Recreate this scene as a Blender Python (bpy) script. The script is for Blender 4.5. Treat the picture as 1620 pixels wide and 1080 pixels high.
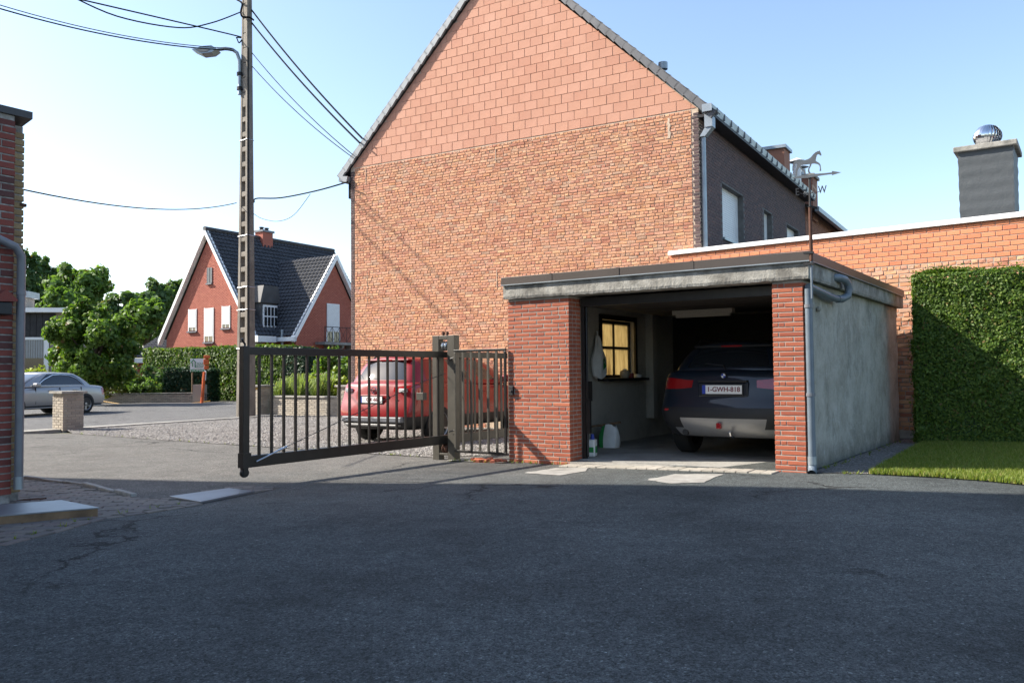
import bpy, bmesh, math, random
import numpy as np
from mathutils import Vector, Matrix

for o in list(bpy.data.objects):
    bpy.data.objects.remove(o, do_unlink=True)
scene = bpy.context.scene
COL = scene.collection
R = math.radians

# ------------------------------------------------------------------ camera
FPX = 1320.0                       # focal length in pixels of the 1620 px wide photograph
PITCH, ROLL, EYE = 2.1, -0.52, 1.11
cam_data = bpy.data.cameras.new('camera')
cam_data.sensor_width = 36.0
cam_data.lens = 36.0 * FPX / 1620.0
cam_data.clip_start, cam_data.clip_end = 0.05, 2000.0
cam = bpy.data.objects.new('camera', cam_data)
COL.objects.link(cam)
CAM_M = Matrix.Rotation(R(90 + PITCH), 4, 'X') @ Matrix.Rotation(R(ROLL), 4, 'Z')
cam.matrix_world = Matrix.Translation((0, 0, EYE)) @ CAM_M
scene.camera = cam

# ------------------------------------------------------------------ sun and sky
SUN_PHI, SUN_EL = -8.0, 37.0        # light travels towards +X, turned SUN_PHI towards +Y
world = bpy.data.worlds.new('World')
scene.world = world
world.use_nodes = True
wn = world.node_tree
bg = wn.nodes['Background']
sky = wn.nodes.new('ShaderNodeTexSky')
sky.sky_type = 'NISHITA'
sky.sun_disc = False
sky.sun_elevation = R(SUN_EL)
sky.sun_rotation = R(-90 - SUN_PHI)
sky.air_density, sky.dust_density, sky.ozone_density = 1.0, 1.2, 1.1
wn.links.new(sky.outputs['Color'], bg.inputs['Color'])
bg.inputs['Strength'].default_value = 0.14
sun_data = bpy.data.lights.new('sun', 'SUN')
sun_data.energy = 5.0
sun_data.angle = R(0.53)
sun_data.color = (1.0, 0.93, 0.82)
sun = bpy.data.objects.new('sun', sun_data)
COL.objects.link(sun)
sdir = Vector((math.cos(R(SUN_PHI)) * math.cos(R(SUN_EL)), math.sin(R(SUN_PHI)) * math.cos(R(SUN_EL)), -math.sin(R(SUN_EL))))
sun.rotation_euler = sdir.to_track_quat('-Z', 'Y').to_euler()
scene.render.engine = 'CYCLES'
scene.view_settings.view_transform = 'Standard'
scene.view_settings.look = 'None'
scene.view_settings.gamma = 1.0
scene.view_settings.use_curve_mapping = False
scene.view_settings.exposure = 1.1
scene.cycles.max_bounces = 8

random.seed(7)
RNG = np.random.default_rng(11)

# ------------------------------------------------------------------ pixel helpers
def ray(px, py):
    return (CAM_M.to_3x3() @ Vector(((px - 810) / FPX, -(py - 540) / FPX, -1.0)))
def at(px, py, depth):
    d = ray(px, py)
    return Vector((0, 0, EYE)) + d * (depth / d.y)
KP = [-400, 5, 6, 7, 8, 9, 10, 12, 15, 20, 34, 400]
KZ = [0, 0, -.018, -.046, -.08, -.107, -.128, -.15, -.17, -.19, -.20, -.20]
def g(x, y):
    p = -.6 * x + .8 * y
    for a, b, za, zb in zip(KP, KP[1:], KZ, KZ[1:]):
        if p <= b:
            return za + (zb - za) * (p - a) / (b - a)
    return KZ[-1]
def gp(px, py, up=0.0):
    d = ray(px, py); z = 0
    for _ in range(30):
        t = (z + up - EYE) / d.z
        z = .5 * z + .5 * g(d.x * t, d.y * t)
    return Vector((d.x * t, d.y * t, z + up))

# ------------------------------------------------------------------ objects
def link(o, parent=None):
    COL.objects.link(o)
    if parent is not None:
        o.parent = parent
    return o
def thing(name, label, cat, loc=(0, 0, 0), rz=0.0, group=None):
    o = bpy.data.objects.new(name, None)
    o.empty_display_size = .2
    link(o)
    o.location = loc; o.rotation_euler = (0, 0, rz)
    return tag(o, label, cat, group)
def tag(o, label, cat, group=None):
    o['label'] = label; o['category'] = cat
    if group: o['group'] = group
    return o
def struct(o):
    o['kind'] = 'structure'; return o

class MB:
    """collects faces; build() links them as one mesh object"""
    def __init__(s):
        s.v, s.f, s.m = [], [], []
    def face(s, pts, m=0):
        b = len(s.v); s.v += [tuple(p) for p in pts]
        s.f.append(tuple(range(b, b + len(pts)))); s.m.append(m)
    def grid(s, P, m=0, close_u=False):
        """P[i][j] grid of points"""
        b = len(s.v); n, k = len(P), len(P[0])
        for row in P: s.v += [tuple(p) for p in row]
        for i in range(n if close_u else n - 1):
            for j in range(k - 1):
                a = b + i * k + j; c = b + ((i + 1) % n) * k + j
                s.f.append((a, c, c + 1, a + 1)); s.m.append(m)
    def box(s, x0, x1, y0, y1, z0, z1, m=0, M=None):
        P = [Vector(p) for p in ((x0,y0,z0),(x1,y0,z0),(x1,y1,z0),(x0,y1,z0),(x0,y0,z1),(x1,y0,z1),(x1,y1,z1),(x0,y1,z1))]
        if M is not None: P = [M @ p for p in P]
        b = len(s.v); s.v += [tuple(p) for p in P]
        for f in ((0,3,2,1),(4,5,6,7),(0,1,5,4),(1,2,6,5),(2,3,7,6),(3,0,4,7)):
            s.f.append(tuple(b + i for i in f)); s.m.append(m)
        return s
    def prism(s, poly, z0, z1, m=0, axis='z'):
        """poly: list of 2D points (ccw seen from +axis)"""
        def P(p, h):
            return (p[0], p[1], h) if axis == 'z' else ((p[0], h, p[1]) if axis == 'y' else (h, p[0], p[1]))
        n = len(poly); b = len(s.v)
        s.v += [P(p, z0) for p in poly] + [P(p, z1) for p in poly]
        s.f.append(tuple(b + i for i in reversed(range(n)))); s.m.append(m)
        s.f.append(tuple(b + n + i for i in range(n))); s.m.append(m)
        for i in range(n):
            j = (i + 1) % n
            s.f.append((b + i, b + j, b + n + j, b + n + i)); s.m.append(m)
        return s
    def tube(s, pts, r, n=8, m=0, caps=True):
        pts = [Vector(p) for p in pts]; b = len(s.v); N = len(pts)
        rs = r if isinstance(r, (list, tuple)) else [r] * N
        up = None
        for i, p in enumerate(pts):
            t = (pts[min(i + 1, N - 1)] - pts[max(i - 1, 0)]).normalized()
            if up is None:
                up = Vector((0, 0, 1)) if abs(t.z) < .9 else Vector((1, 0, 0))
            a = t.cross(up).normalized(); up = a.cross(t).normalized()
            for k in range(n):
                q = 2 * math.pi * k / n
                s.v.append(tuple(p + (a * math.cos(q) + up * math.sin(q)) * rs[i]))
        for i in range(N - 1):
            for k in range(n):
                k2 = (k + 1) % n
                s.f.append((b + i*n + k, b + i*n + k2, b + (i+1)*n + k2, b + (i+1)*n + k)); s.m.append(m)
        if caps:
            s.f.append(tuple(b + k for k in reversed(range(n)))); s.m.append(m)
            s.f.append(tuple(b + (N-1)*n + k for k in range(n))); s.m.append(m)
        return s
    def lathe(s, prof, n=20, c=(0, 0, 0), axis='z', m=0):
        """prof: (radius, height) pairs"""
        b = len(s.v)
        for r, h in prof:
            for k in range(n):
                q = 2 * math.pi * k / n
                a, d = r * math.cos(q), r * math.sin(q)
                p = (a, d, h) if axis == 'z' else ((a, h, d) if axis == 'y' else (h, a, d))
                s.v.append((c[0] + p[0], c[1] + p[1], c[2] + p[2]))
        for i in range(len(prof) - 1):
            for k in range(n):
                k2 = (k + 1) % n
                s.f.append((b + i*n + k, b + i*n + k2, b + (i+1)*n + k2, b + (i+1)*n + k)); s.m.append(m)
        return s
    def mesh(s, name, mats, smooth=False):
        me = bpy.data.meshes.new(name)
        me.from_pydata(s.v, [], s.f)
        for mt in (mats if isinstance(mats, (list, tuple)) else [mats]): me.materials.append(mt)
        if any(s.m): me.polygons.foreach_set('material_index', s.m)
        bm = bmesh.new(); bm.from_mesh(me)
        bmesh.ops.recalc_face_normals(bm, faces=bm.faces)
        bm.to_mesh(me); bm.free()
        if smooth:
            me.polygons.foreach_set('use_smooth', [True] * len(me.polygons))
            me.set_sharp_from_angle(angle=R(42))
        me.update()
        return me
    def build(s, name, mats, parent=None, smooth=False, bevel=0.0):
        o = bpy.data.objects.new(name, s.mesh(name, mats, smooth))
        link(o, parent)
        if bevel:
            md = o.modifiers.new('bevel', 'BEVEL'); md.width = bevel; md.segments = 2; md.limit_method = 'ANGLE'
        return o

def text_mesh(body, size, depth=0.002, bold=0.0):
    c = bpy.data.curves.new('t', 'FONT'); c.body = body; c.size = size; c.extrude = depth; c.offset = bold
    c.align_x = 'CENTER'; c.align_y = 'CENTER'
    o = bpy.data.objects.new('t', c); COL.objects.link(o)
    dg = bpy.context.evaluated_depsgraph_get()
    me = bpy.data.meshes.new_from_object(o.evaluated_get(dg))
    bpy.data.objects.remove(o); bpy.data.curves.remove(c)
    return me
def text_obj(name, body, size, mt, parent, M, depth=.002, bold=0.0):
    me = text_mesh(body, size, depth, bold); me.materials.clear(); me.materials.append(mt)
    me.transform(M)
    return link(bpy.data.objects.new(name, me), parent)

# ------------------------------------------------------------------ materials
class N:
    def __init__(s, name):
        s.mat = bpy.data.materials.new(name); s.mat.use_nodes = True
        s.t = s.mat.node_tree; s.b = s.t.nodes['Principled BSDF']; s.out = s.t.nodes['Material Output']
        s.pos = s.t.nodes.new('ShaderNodeNewGeometry').outputs['Position']
    def n(s, typ, **kw):
        x = s.t.nodes.new('ShaderNode' + typ)
        for k, v in kw.items(): setattr(x, k, v)
        return x
    def l(s, a, b): s.t.links.new(a, b)
    def noise(s, scale, detail=4, rough=.55, vec=None, stretch=None):
        x = s.n('TexNoise'); x.inputs['Scale'].default_value = scale
        x.inputs['Detail'].default_value = detail; x.inputs['Roughness'].default_value = rough
        v = vec or s.pos
        if stretch:
            mp = s.n('Mapping'); mp.inputs['Scale'].default_value = stretch; s.l(v, mp.inputs['Vector']); v = mp.outputs[0]
        s.l(v, x.inputs['Vector'])
        return x.outputs['Fac']
    def vor(s, scale, feature='F1', out='Distance', rnd=1.0):
        x = s.n('TexVoronoi', feature=feature); x.inputs['Scale'].default_value = scale
        x.inputs['Randomness'].default_value = rnd
        s.l(s.pos, x.inputs['Vector']); return x.outputs[out]
    def ramp(s, fac, stops, interp='LINEAR'):
        r = s.n('ValToRGB'); r.color_ramp.interpolation = interp
        e = r.color_ramp.elements
        while len(e) < len(stops): e.new(.5)
        for el, (p, c) in zip(e, stops):
            el.position = p
            el.color = (c, c, c, 1) if isinstance(c, (int, float)) else (*c, 1)
        s.l(fac, r.inputs[0]); return r.outputs[0]
    def mix(s, fac, a, b, mode='MIX'):
        x = s.n('Mix', data_type='RGBA', blend_type=mode)
        for v, k in ((fac, 0), (a, 6), (b, 7)):
            if hasattr(v, 'is_linked') or hasattr(v, 'links'): s.l(v, x.inputs[k])
            elif k == 0: x.inputs[0].default_value = v
            else: x.inputs[k].default_value = (*v, 1)
        return x.outputs[2]
    def math(s, op, a, b=0.0):
        x = s.n('Math', operation=op)
        for v, k in ((a, 0), (b, 1)):
            if hasattr(v, 'links'): s.l(v, x.inputs[k])
            else: x.inputs[k].default_value = v
        return x.outputs[0]
    def rnd(s):
        oi = s.n('ObjectInfo'); ge = s.n('NewGeometry')
        return s.math('FRACT', s.math('ADD', oi.outputs['Random'], ge.outputs['Random Per Island']))
    def bump(s, h, strength=.3, dist=.01):
        x = s.n('Bump'); x.inputs['Strength'].default_value = strength; x.inputs['Distance'].default_value = dist
        s.l(h, x.inputs['Height']); s.l(x.outputs[0], s.b.inputs['Normal'])
    def col(s, c):
        if hasattr(c, 'links'): s.l(c, s.b.inputs['Base Color'])
        else: s.b.inputs['Base Color'].default_value = (*c, 1)
    def set(s, **kw):
        for k, v in kw.items():
            i = s.b.inputs[k.replace('_', ' ')]
            if hasattr(v, 'links'): s.l(v, i)
            else: i.default_value = v
        return s

def plain(name, c, rough=.6, metal=0.0, var=.15, scale=6.0, bump=.05, **kw):
    m = N(name)
    f = m.noise(scale, 5)
    m.col(m.ramp(f, [(.3, tuple(x * (1 - var) for x in c)), (.7, tuple(min(1, x * (1 + var)) for x in c))]))
    m.set(Roughness=rough, Metallic=metal, **kw)
    if bump: m.bump(m.noise(scale * 14, 3), bump, .004)
    return m.mat
def bricky(name, palette, rough=.85, dirt=(.1, .08, .07), dirt_amt=.25, bump=.5, smudge=.12, grain=1.0, stain=None):
    m = N(name)
    stops = [(i / (len(palette) - 1) if len(palette) > 1 else 0, c) for i, c in enumerate(palette)]
    c = m.ramp(m.rnd(), stops)
    n1 = m.noise(40 * grain, 6, .7)
    c = m.mix(m.ramp(n1, [(.35, 0.0), (.75, dirt_amt)]), c, dirt)
    n2 = m.noise(1.3, 4)
    c = m.mix(m.ramp(n2, [(.4, 0.0), (.7, smudge)]), c, tuple(x * .55 for x in palette[0]))
    if stain:
        c = m.mix(m.ramp(m.noise(7, 6, .7), [(.62, 0.0), (.72, .6)]), c, stain)
    m.col(c); m.set(Roughness=rough)
    m.bump(m.noise(90 * grain, 5, .7), bump, .006)
    return m.mat
def leafy(name, c1, c2, c3, trans=.35):
    m = N(name)
    c = m.ramp(m.rnd(), [(0, c1), (.55, c2), (.965, c3), (.985, (.17, .115, .04))])
    m.col(c); m.set(Roughness=.55, Specular_IOR_Level=.35)
    tr = m.n('BsdfTranslucent'); mx = m.n('MixShader'); mx.inputs[0].default_value = trans
    m.l(m.mix(1.0, c, (1.5, 1.6, .6), 'MULTIPLY'), tr.inputs[0])
    m.l(m.b.outputs[0], mx.inputs[1]); m.l(tr.outputs[0], mx.inputs[2]); m.l(mx.outputs[0], m.out.inputs[0])
    return m.mat

MT = {}
def asphalt(name, base, tint, speck=.5, patch=.35, sunlit=False):
    m = N(name)
    big = m.ramp(m.noise(.5, 6, .65), [(.3, 1 - patch), (.5, 1.0), (.72, 1 + patch * .7)])
    st = m.ramp(m.vor(105, out='Color'), [(.08, .38), (.4, .85), (.72, 1.1), (.9, 1.5), (1.0, 1.6 + 3.0 * speck)])
    st = m.mix(1.0, st, m.ramp(m.vor(230, out='Color'), [(.1, .6), (.6, 1.0), (1.0, 1.7)]), 'MULTIPLY')
    mid = m.mix(1.0, m.ramp(m.noise(7, 6, .75), [(.3, .68), (.7, 1.22)]), m.ramp(m.noise(28, 5, .7), [(.3, .72), (.7, 1.25)]), 'MULTIPLY')
    c = m.mix(1.0, m.mix(1.0, base, big, 'MULTIPLY'), mid, 'MULTIPLY')
    c = m.mix(m.ramp(m.noise(1.1, 3), [(.5, 0.0), (.75, .35)]), c, tint)
    c = m.mix(m.ramp(m.noise(.9, 6, .75, stretch=(.5, 1.4, 1)), [(.58, 0.0), (.70, .45)]), c, tuple(x * .45 for x in base))     # oily stains
    c = m.mix(m.ramp(m.noise(2.2, 5, .8), [(.66, 0.0), (.74, .35)]), c, tuple(x * 1.7 for x in base))                              # scuffed pale patches
    if sunlit:                       # paler tone towards the street, painted in to brighten the sunlit asphalt
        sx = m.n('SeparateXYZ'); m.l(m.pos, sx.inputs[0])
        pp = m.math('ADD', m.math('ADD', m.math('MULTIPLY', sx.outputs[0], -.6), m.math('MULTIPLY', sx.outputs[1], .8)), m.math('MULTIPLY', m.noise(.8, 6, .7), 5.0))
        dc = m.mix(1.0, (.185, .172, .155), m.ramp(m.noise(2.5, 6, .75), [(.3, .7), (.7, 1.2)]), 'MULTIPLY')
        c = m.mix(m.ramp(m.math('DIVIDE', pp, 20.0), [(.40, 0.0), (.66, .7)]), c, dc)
    c = m.mix(1.0, c, st, 'MULTIPLY')
    white = m.ramp(m.vor(31, out='Color'), [(.955, 0.0), (.965, .8)]); near = m.ramp(m.vor(31), [(.22, 1.0), (.3, 0.0)])
    c = m.mix(m.math('MULTIPLY', white, near), c, (.36, .35, .33))
    crk = m.n('TexVoronoi', feature='DISTANCE_TO_EDGE'); crk.inputs['Scale'].default_value = .33
    dn = m.n('TexNoise'); dn.inputs['Scale'].default_value = 1.7; dn.inputs['Detail'].default_value = 8; dn.inputs['Roughness'].default_value = .7; m.l(m.pos, dn.inputs['Vector'])
    mp = m.n('VectorMath', operation='ADD'); m.l(m.pos, mp.inputs[0]); m.l(dn.outputs['Color'], mp.inputs[1]); m.l(mp.outputs[0], crk.inputs['Vector'])
    gate = m.ramp(m.noise(.45, 3), [(.50, 0.0), (.56, .9)])
    ck = m.math('MULTIPLY', m.ramp(crk.outputs['Distance'], [(0, 1.0), (.004, .8), (.009, 0.0)]), gate)
    c = m.mix(ck, c, (.014, .013, .012))
    m.col(c); m.set(Roughness=.9, Specular_IOR_Level=.3)
    v = m.vor(105)
    hh = m.math('SUBTRACT', m.math('ADD', m.ramp(v, [(0, 1.0), (.6, 0.0)]), m.math('MULTIPLY', m.noise(30, 5, .7), 1.2)), m.math('MULTIPLY', ck, 2.0))
    m.bump(hh, .8, .009)
    return m.mat
MT['asphalt'] = asphalt('asphalt_yard', (.082, .092, .091), (.100, .108, .106), patch=.55, sunlit=True)
MT['road'] = asphalt('asphalt_road', (.15, .148, .145), (.18, .178, .172), .2, .15)
def gravelm():
    m = N('gravel_bed')
    cc = m.vor(55, out='Color')
    c = m.ramp(cc, [(.1, (.09, .083, .075)), (.45, (.23, .215, .20)), (.75, (.34, .32, .30)), (1, (.55, .52, .49))])
    c = m.mix(m.ramp(m.noise(.8, 4), [(.4, 0.0), (.7, .4)]), c, (.12, .11, .1))
    m.col(c); m.set(Roughness=.9); m.bump(m.ramp(m.vor(55), [(0, 1.0), (.7, 0.0)]), 1.0, .03)
    return m.mat
MT['gravel'] = gravelm()
def concrete(name, c1, c2, stain, scale=3.0, streak=False, rough=.9):
    m = N(name)
    c = m.mix(m.ramp(m.noise(scale, 6, .65), [(.35, 0.0), (.65, 1.0)]), c1, c2)
    st = (4, 4, .35) if streak else None
    c = m.mix(m.ramp(m.noise(scale * .7, 6, .7, stretch=st), [(.5, 0.0), (.72, .8)]), c, stain)
    c = m.mix(m.ramp(m.noise(scale * 22, 3), [(.55, 0.0), (.8, .35)]), c, tuple(x * .5 for x in c1))
    m.col(c); m.set(Roughness=rough)
    m.bump(m.math('ADD', m.noise(scale * 12, 6, .7), m.noise(scale * 3, 4)), .5, .012)
    return m.mat
MT['concrete'] = concrete('grey_concrete', (.22, .21, .19), (.34, .33, .30), (.10, .095, .085), 4)
MT['slab'] = concrete('weathered_slab', (.17, .16, .14), (.40, .385, .345), (.055, .052, .045), 4.5)
def renderm():
    m = N('stained_render')
    c = m.mix(m.ramp(m.noise(2.0, 8, .72), [(.36, 0.0), (.62, 1.0)]), (.30, .29, .245), (.47, .455, .40))
    c = m.mix(m.ramp(m.noise(1.8, 8, .78, stretch=(1.6, 1.6, .8)), [(.52, 0.0), (.66, .6)]), c, (.15, .155, .13))
    c = m.mix(m.ramp(m.noise(5.5, 8, .8), [(.56, 0.0), (.63, .7)]), c, (.50, .49, .45))
    c = m.mix(m.ramp(m.noise(3.1, 6, .7), [(.60, 0.0), (.72, .5)]), c, (.19, .16, .085))
    sx = m.n('SeparateXYZ'); m.l(m.pos, sx.inputs[0])
    damp = m.ramp(m.math('ADD', sx.outputs[2], m.math('MULTIPLY', m.noise(3.5, 6, .7), .7)), [(.30, .7), (.62, 0.0)])
    c = m.mix(damp, c, (.07, .072, .055))
    c = m.mix(m.ramp(m.noise(55, 4, .7), [(.56, 0.0), (.72, .45)]), c, (.09, .09, .08))
    m.col(c); m.set(Roughness=.95)
    m.bump(m.math('ADD', m.noise(30, 8, .75), m.math('MULTIPLY', m.noise(6, 5, .6), 1.4)), .8, .02)
    return m.mat
MT['render'] = renderm()
MT['plaster'] = concrete('garage_plaster', (.44, .42, .375), (.53, .51, .46), (.25, .235, .21), 1.4)
MT['floor'] = concrete('garage_floor', (.26, .25, .23), (.36, .35, .32), (.14, .13, .12), 1.6)
MT['pale'] = concrete('pale_concrete', (.25, .235, .21), (.37, .355, .32), (.13, .125, .11), 4)
MT['pole'] = concrete('pole_concrete', (.175, .155, .13), (.25, .225, .19), (.11, .10, .09), 2.5, True)
MT['mortar'] = plain('mortar', (.33, .305, .265), .95, var=.2, scale=10, bump=.4)
MT['mortar_warm'] = plain('warm_mortar', (.52, .41, .31), .95, var=.22, scale=9, bump=.4)
MT['mortar_grey'] = plain('grimy_mortar', (.24, .225, .205), .95, var=.45, scale=14, bump=.4)
MT['mortar_dark'] = plain('dark_mortar', (.13, .125, .12), .95, var=.25, scale=9, bump=.4)
MT['brick_garage'] = bricky('garage_brick', [(.33, .078, .036), (.38, .098, .044), (.28, .062, .031), (.42, .12, .056)], dirt=(.2, .12, .09), dirt_amt=.2)
MT['brick_rough'] = bricky('rough_gable_brick', [(.60, .30, .155), (.49, .195, .105), (.62, .325, .18), (.54, .24, .135), (.41, .15, .09), (.57, .29, .185), (.65, .365, .19), (.52, .24, .16), (.57, .265, .135), (.46, .29, .20), (.59, .275, .125), (.44, .18, .105)],
                           dirt=(.36, .23, .16), dirt_amt=.35, bump=.7, smudge=.15)
MT['block'] = bricky('clay_block', [(.49, .232, .148), (.52, .255, .165), (.47, .212, .135), (.545, .275, .185), (.505, .242, .157)], dirt=(.58, .39, .30), dirt_amt=.3, bump=.25, smudge=.06)
MT['brick_annex'] = bricky('annex_brick', [(.58, .205, .095), (.64, .25, .12), (.53, .17, .08)], dirt=(.4, .2, .13), dirt_amt=.25)
MT['brick_dark'] = bricky('dark_purple_brick', [(.095, .058, .06), (.125, .075, .072), (.075, .05, .055), (.155, .085, .075)], dirt=(.12, .1, .1))
MT['brick_yard'] = bricky('yard_wall_brick', [(.20, .042, .03), (.25, .056, .038), (.15, .032, .025), (.085, .035, .032)], dirt=(.09, .06, .055), dirt_amt=.4)
MT['brick_buff'] = bricky('buff_brick', [(.30, .21, .10), (.25, .165, .08), (.34, .25, .13)])
MT['brick_grey'] = bricky('grey_garden_brick', [(.36, .31, .25), (.43, .38, .31), (.29, .26, .22), (.47, .41, .33)], dirt=(.2, .17, .14))
MT['brick_villa'] = bricky('villa_brick', [(.44, .135, .09), (.40, .115, .075), (.48, .155, .10)], bump=.3)
MT['brick_brown'] = bricky('brown_brick', [(.30, .13, .08), (.36, .16, .10), (.26, .11, .07)])
MT['paver'] = bricky('old_paver', [(.17, .145, .12), (.21, .175, .145), (.14, .125, .115), (.2, .15, .13)], dirt=(.07, .07, .06), dirt_amt=.5, bump=.8)
MT['paver_pale'] = bricky('pale_paver', [(.40, .37, .31), (.35, .32, .27), (.45, .41, .35)])
MT['dirt'] = plain('joint_dirt', (.07, .062, .05), .95, var=.4, scale=12, bump=.6)
MT['soil'] = plain('ground_soil', (.10, .10, .06), .95, var=.3, scale=.6, bump=.3)
MT['lawn'] = plain('lawn_soil', (.05, .075, .02), .95, var=.4, scale=5, bump=.6)
MT['flash'] = plain('brown_metal_flashing', (.075, .062, .055), .45, .3, var=.12, scale=2, bump=.03)
MT['zinc'] = plain('zinc', (.30, .34, .37), .45, .7, var=.15, scale=3, bump=.02)
MT['pvc'] = plain('grey_pvc_pipe', (.125, .155, .185), .42, var=.14, scale=5, bump=.03)
MT['pvc_dark'] = plain('dark_grey_pipe', (.15, .155, .17), .4, var=.2, scale=4, bump=.03)
MT['white'] = plain('white_paint', (.80, .80, .78), .5, var=.05, scale=3, bump=.02)
MT['cope'] = plain('white_aluminium_coping', (.86, .85, .83), .4, var=.04, scale=2, bump=0)
MT['shutter'] = plain('white_shutter', (.78, .78, .77), .5, var=.04, scale=3, bump=0)
MT['black_paint'] = plain('black_gate_paint', (.014, .013, .012), .38, var=.3, scale=8, bump=.06)
MT['brown_paint'] = plain('brown_grey_steel_paint', (.058, .052, .041), .5, var=.2, scale=6, bump=.08)
MT['black'] = plain('black_plastic', (.012, .012, .013), .55, var=.2, bump=.03)
MT['rubber'] = plain('tyre_rubber', (.012, .012, .012), .85, var=.2, bump=.1)
MT['tile_dark'] = plain('dark_roof_tile', (.045, .045, .048), .55, var=.3, scale=3, bump=.15)
MT['tile_grey'] = plain('grey_verge_tile', (.105, .107, .115), .6, var=.2, scale=5, bump=.1)
MT['tile_pale'] = plain('pale_verge_trim', (.24, .265, .285), .55, var=.12, scale=5, bump=.05)
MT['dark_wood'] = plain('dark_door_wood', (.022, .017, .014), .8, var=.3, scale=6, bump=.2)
MT['wood'] = plain('old_wood', (.16, .10, .055), .8, var=.4, scale=6, bump=.3)
MT['steel'] = plain('steel', (.55, .56, .57), .3, 1.0, var=.1, bump=.02)
MT['chrome'] = plain('chrome', (.75, .76, .78), .12, 1.0, var=.05, bump=0)
MT['rust'] = plain('rusty_iron', (.09, .04, .025), .8, .3, var=.5, scale=18, bump=.2)
MT['blind'] = plain('grey_blind', (.30, .31, .31), .7, var=.05, bump=0)
MT['vane'] = plain('grey_sheet_metal', (.13, .14, .15), .6, .2, var=.15, scale=8, bump=.02)
MT['darkiron'] = plain('dark_iron', (.03, .03, .032), .55, .5, var=.3, bump=.05)
MT['wire'] = plain('black_cable', (.010, .011, .012), .95, var=.1, bump=0, Specular_IOR_Level=.1)
MT['wire_grey'] = plain('grey_cable', (.03, .033, .036), .95, var=.1, bump=0, Specular_IOR_Level=.1)
MT['bark'] = plain('bark', (.085, .065, .045), .9, var=.4, scale=9, bump=.6)
MT['green'] = plain('green_print', (.02, .25, .06), .55, var=.1, bump=0)
MT['bagwhite'] = plain('white_plastic_bag', (.72, .74, .74), .45, var=.08, scale=9, bump=.1)
MT['orange'] = plain('orange_plastic', (.72, .13, .03), .5, var=.15, bump=.03)
MT['yellow'] = plain('yellow_chain_plastic', (.62, .36, .06), .55, var=.1, bump=.03)
MT['chim'] = None
def glassm(name, c, rough=.04, trans=0.0):
    m = N(name); m.col(c); m.set(Roughness=rough, Specular_IOR_Level=.8, Coat_Weight=.5, Coat_Roughness=.02, Transmission_Weight=trans); return m.mat
MT['glass'] = glassm('dark_window_glass', (.015, .018, .02))
MT['carglass'] = glassm('tinted_car_glass', (.012, .015, .018))
def carpaint(name, c, metal=.4):
    m = N(name); fl = m.vor(900, out='Color')
    m.col(m.mix(m.ramp(fl, [(0, 0.0), (1, .25)]), c, tuple(min(1, x * 1.6 + .01) for x in c)))
    m.set(Roughness=.45, Metallic=metal, Coat_Weight=.7, Coat_Roughness=.05, Specular_IOR_Level=.3); return m.mat
MT['navy'] = carpaint('navy_paint', (.006, .011, .019), .0)
MT['red'] = carpaint('red_paint', (.20, .0015, .004), .0)
MT['silver'] = carpaint('silver_paint', (.36, .355, .35), .6)
MT['lamp_red'] = glassm('red_tail_lamp', (.28, .008, .01), .1)
MT['lamp_clear'] = glassm('clear_lamp', (.5, .5, .5), .1)
MT['silver_trim'] = plain('matt_silver_trim', (.30, .30, .30), .35, .6, var=.05, bump=0)
MT['plate'] = plain('plate_white', (.72, .72, .70), .5, var=.03, bump=0)
MT['plate_blue'] = plain('plate_blue', (.02, .05, .35), .5, var=.05, bump=0)
MT['plate_red'] = plain('plate_maroon_letters', (.16, .01, .02), .5, var=.05, bump=0)
def panem():
    m = N('dusty_pane')
    c = m.mix(m.ramp(m.noise(6, 6, .7, stretch=(1, 1, .25)), [(.45, 0.0), (.7, .75)]), (.56, .48, .30), (.22, .16, .08))
    tr = m.n('BsdfTranslucent'); m.l(c, tr.inputs[0]); m.col(c); m.set(Roughness=.6)
    mx = m.n('MixShader'); mx.inputs[0].default_value = .75
    m.l(m.b.outputs[0], mx.inputs[1]); m.l(tr.outputs[0], mx.inputs[2]); m.l(mx.outputs[0], m.out.inputs[0])
    return m.mat
MT['pane'] = panem()
def checker():
    m = N('chequer_plate_steel')
    m.col(m.mix(m.ramp(m.noise(4, 5), [(.4, 0.0), (.7, .5)]), (.22, .235, .255), (.13, .14, .15)))
    m.set(Roughness=.42, Metallic=.6); m.bump(m.ramp(m.vor(38, rnd=0.1), [(.1, 1.0), (.3, 0.0)]), .8, .01); return m.mat
MT['checker'] = checker()
MT['leaf_hedge'] = leafy('conifer_hedge_leaf', (.04, .085, .012), (.085, .155, .02), (.16, .225, .035))
MT['leaf_tree'] = leafy('broad_leaf', (.055, .11, .02), (.10, .185, .03), (.19, .27, .055))
MT['leaf_far'] = leafy('far_leaf', (.07, .13, .03), (.11, .19, .045), (.16, .25, .065))
MT['leaf_pine'] = leafy('dark_needles', (.05, .10, .035), (.08, .14, .05), (.12, .19, .07), .35)
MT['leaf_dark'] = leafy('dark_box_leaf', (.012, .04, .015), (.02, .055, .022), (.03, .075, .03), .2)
MT['leaf_olive'] = leafy('olive_leaf', (.10, .12, .02), (.16, .17, .035), (.24, .23, .06))
MT['leaf_lime'] = leafy('lime_leaf', (.16, .22, .02), (.26, .32, .04), (.34, .38, .07))
MT['grass'] = leafy('grass_blade', (.11, .16, .025), (.17, .225, .035), (.28, .29, .08), .4)
MT['grass_tall'] = leafy('ornamental_grass', (.14, .20, .06), (.22, .28, .10), (.30, .36, .14), .4)
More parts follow.
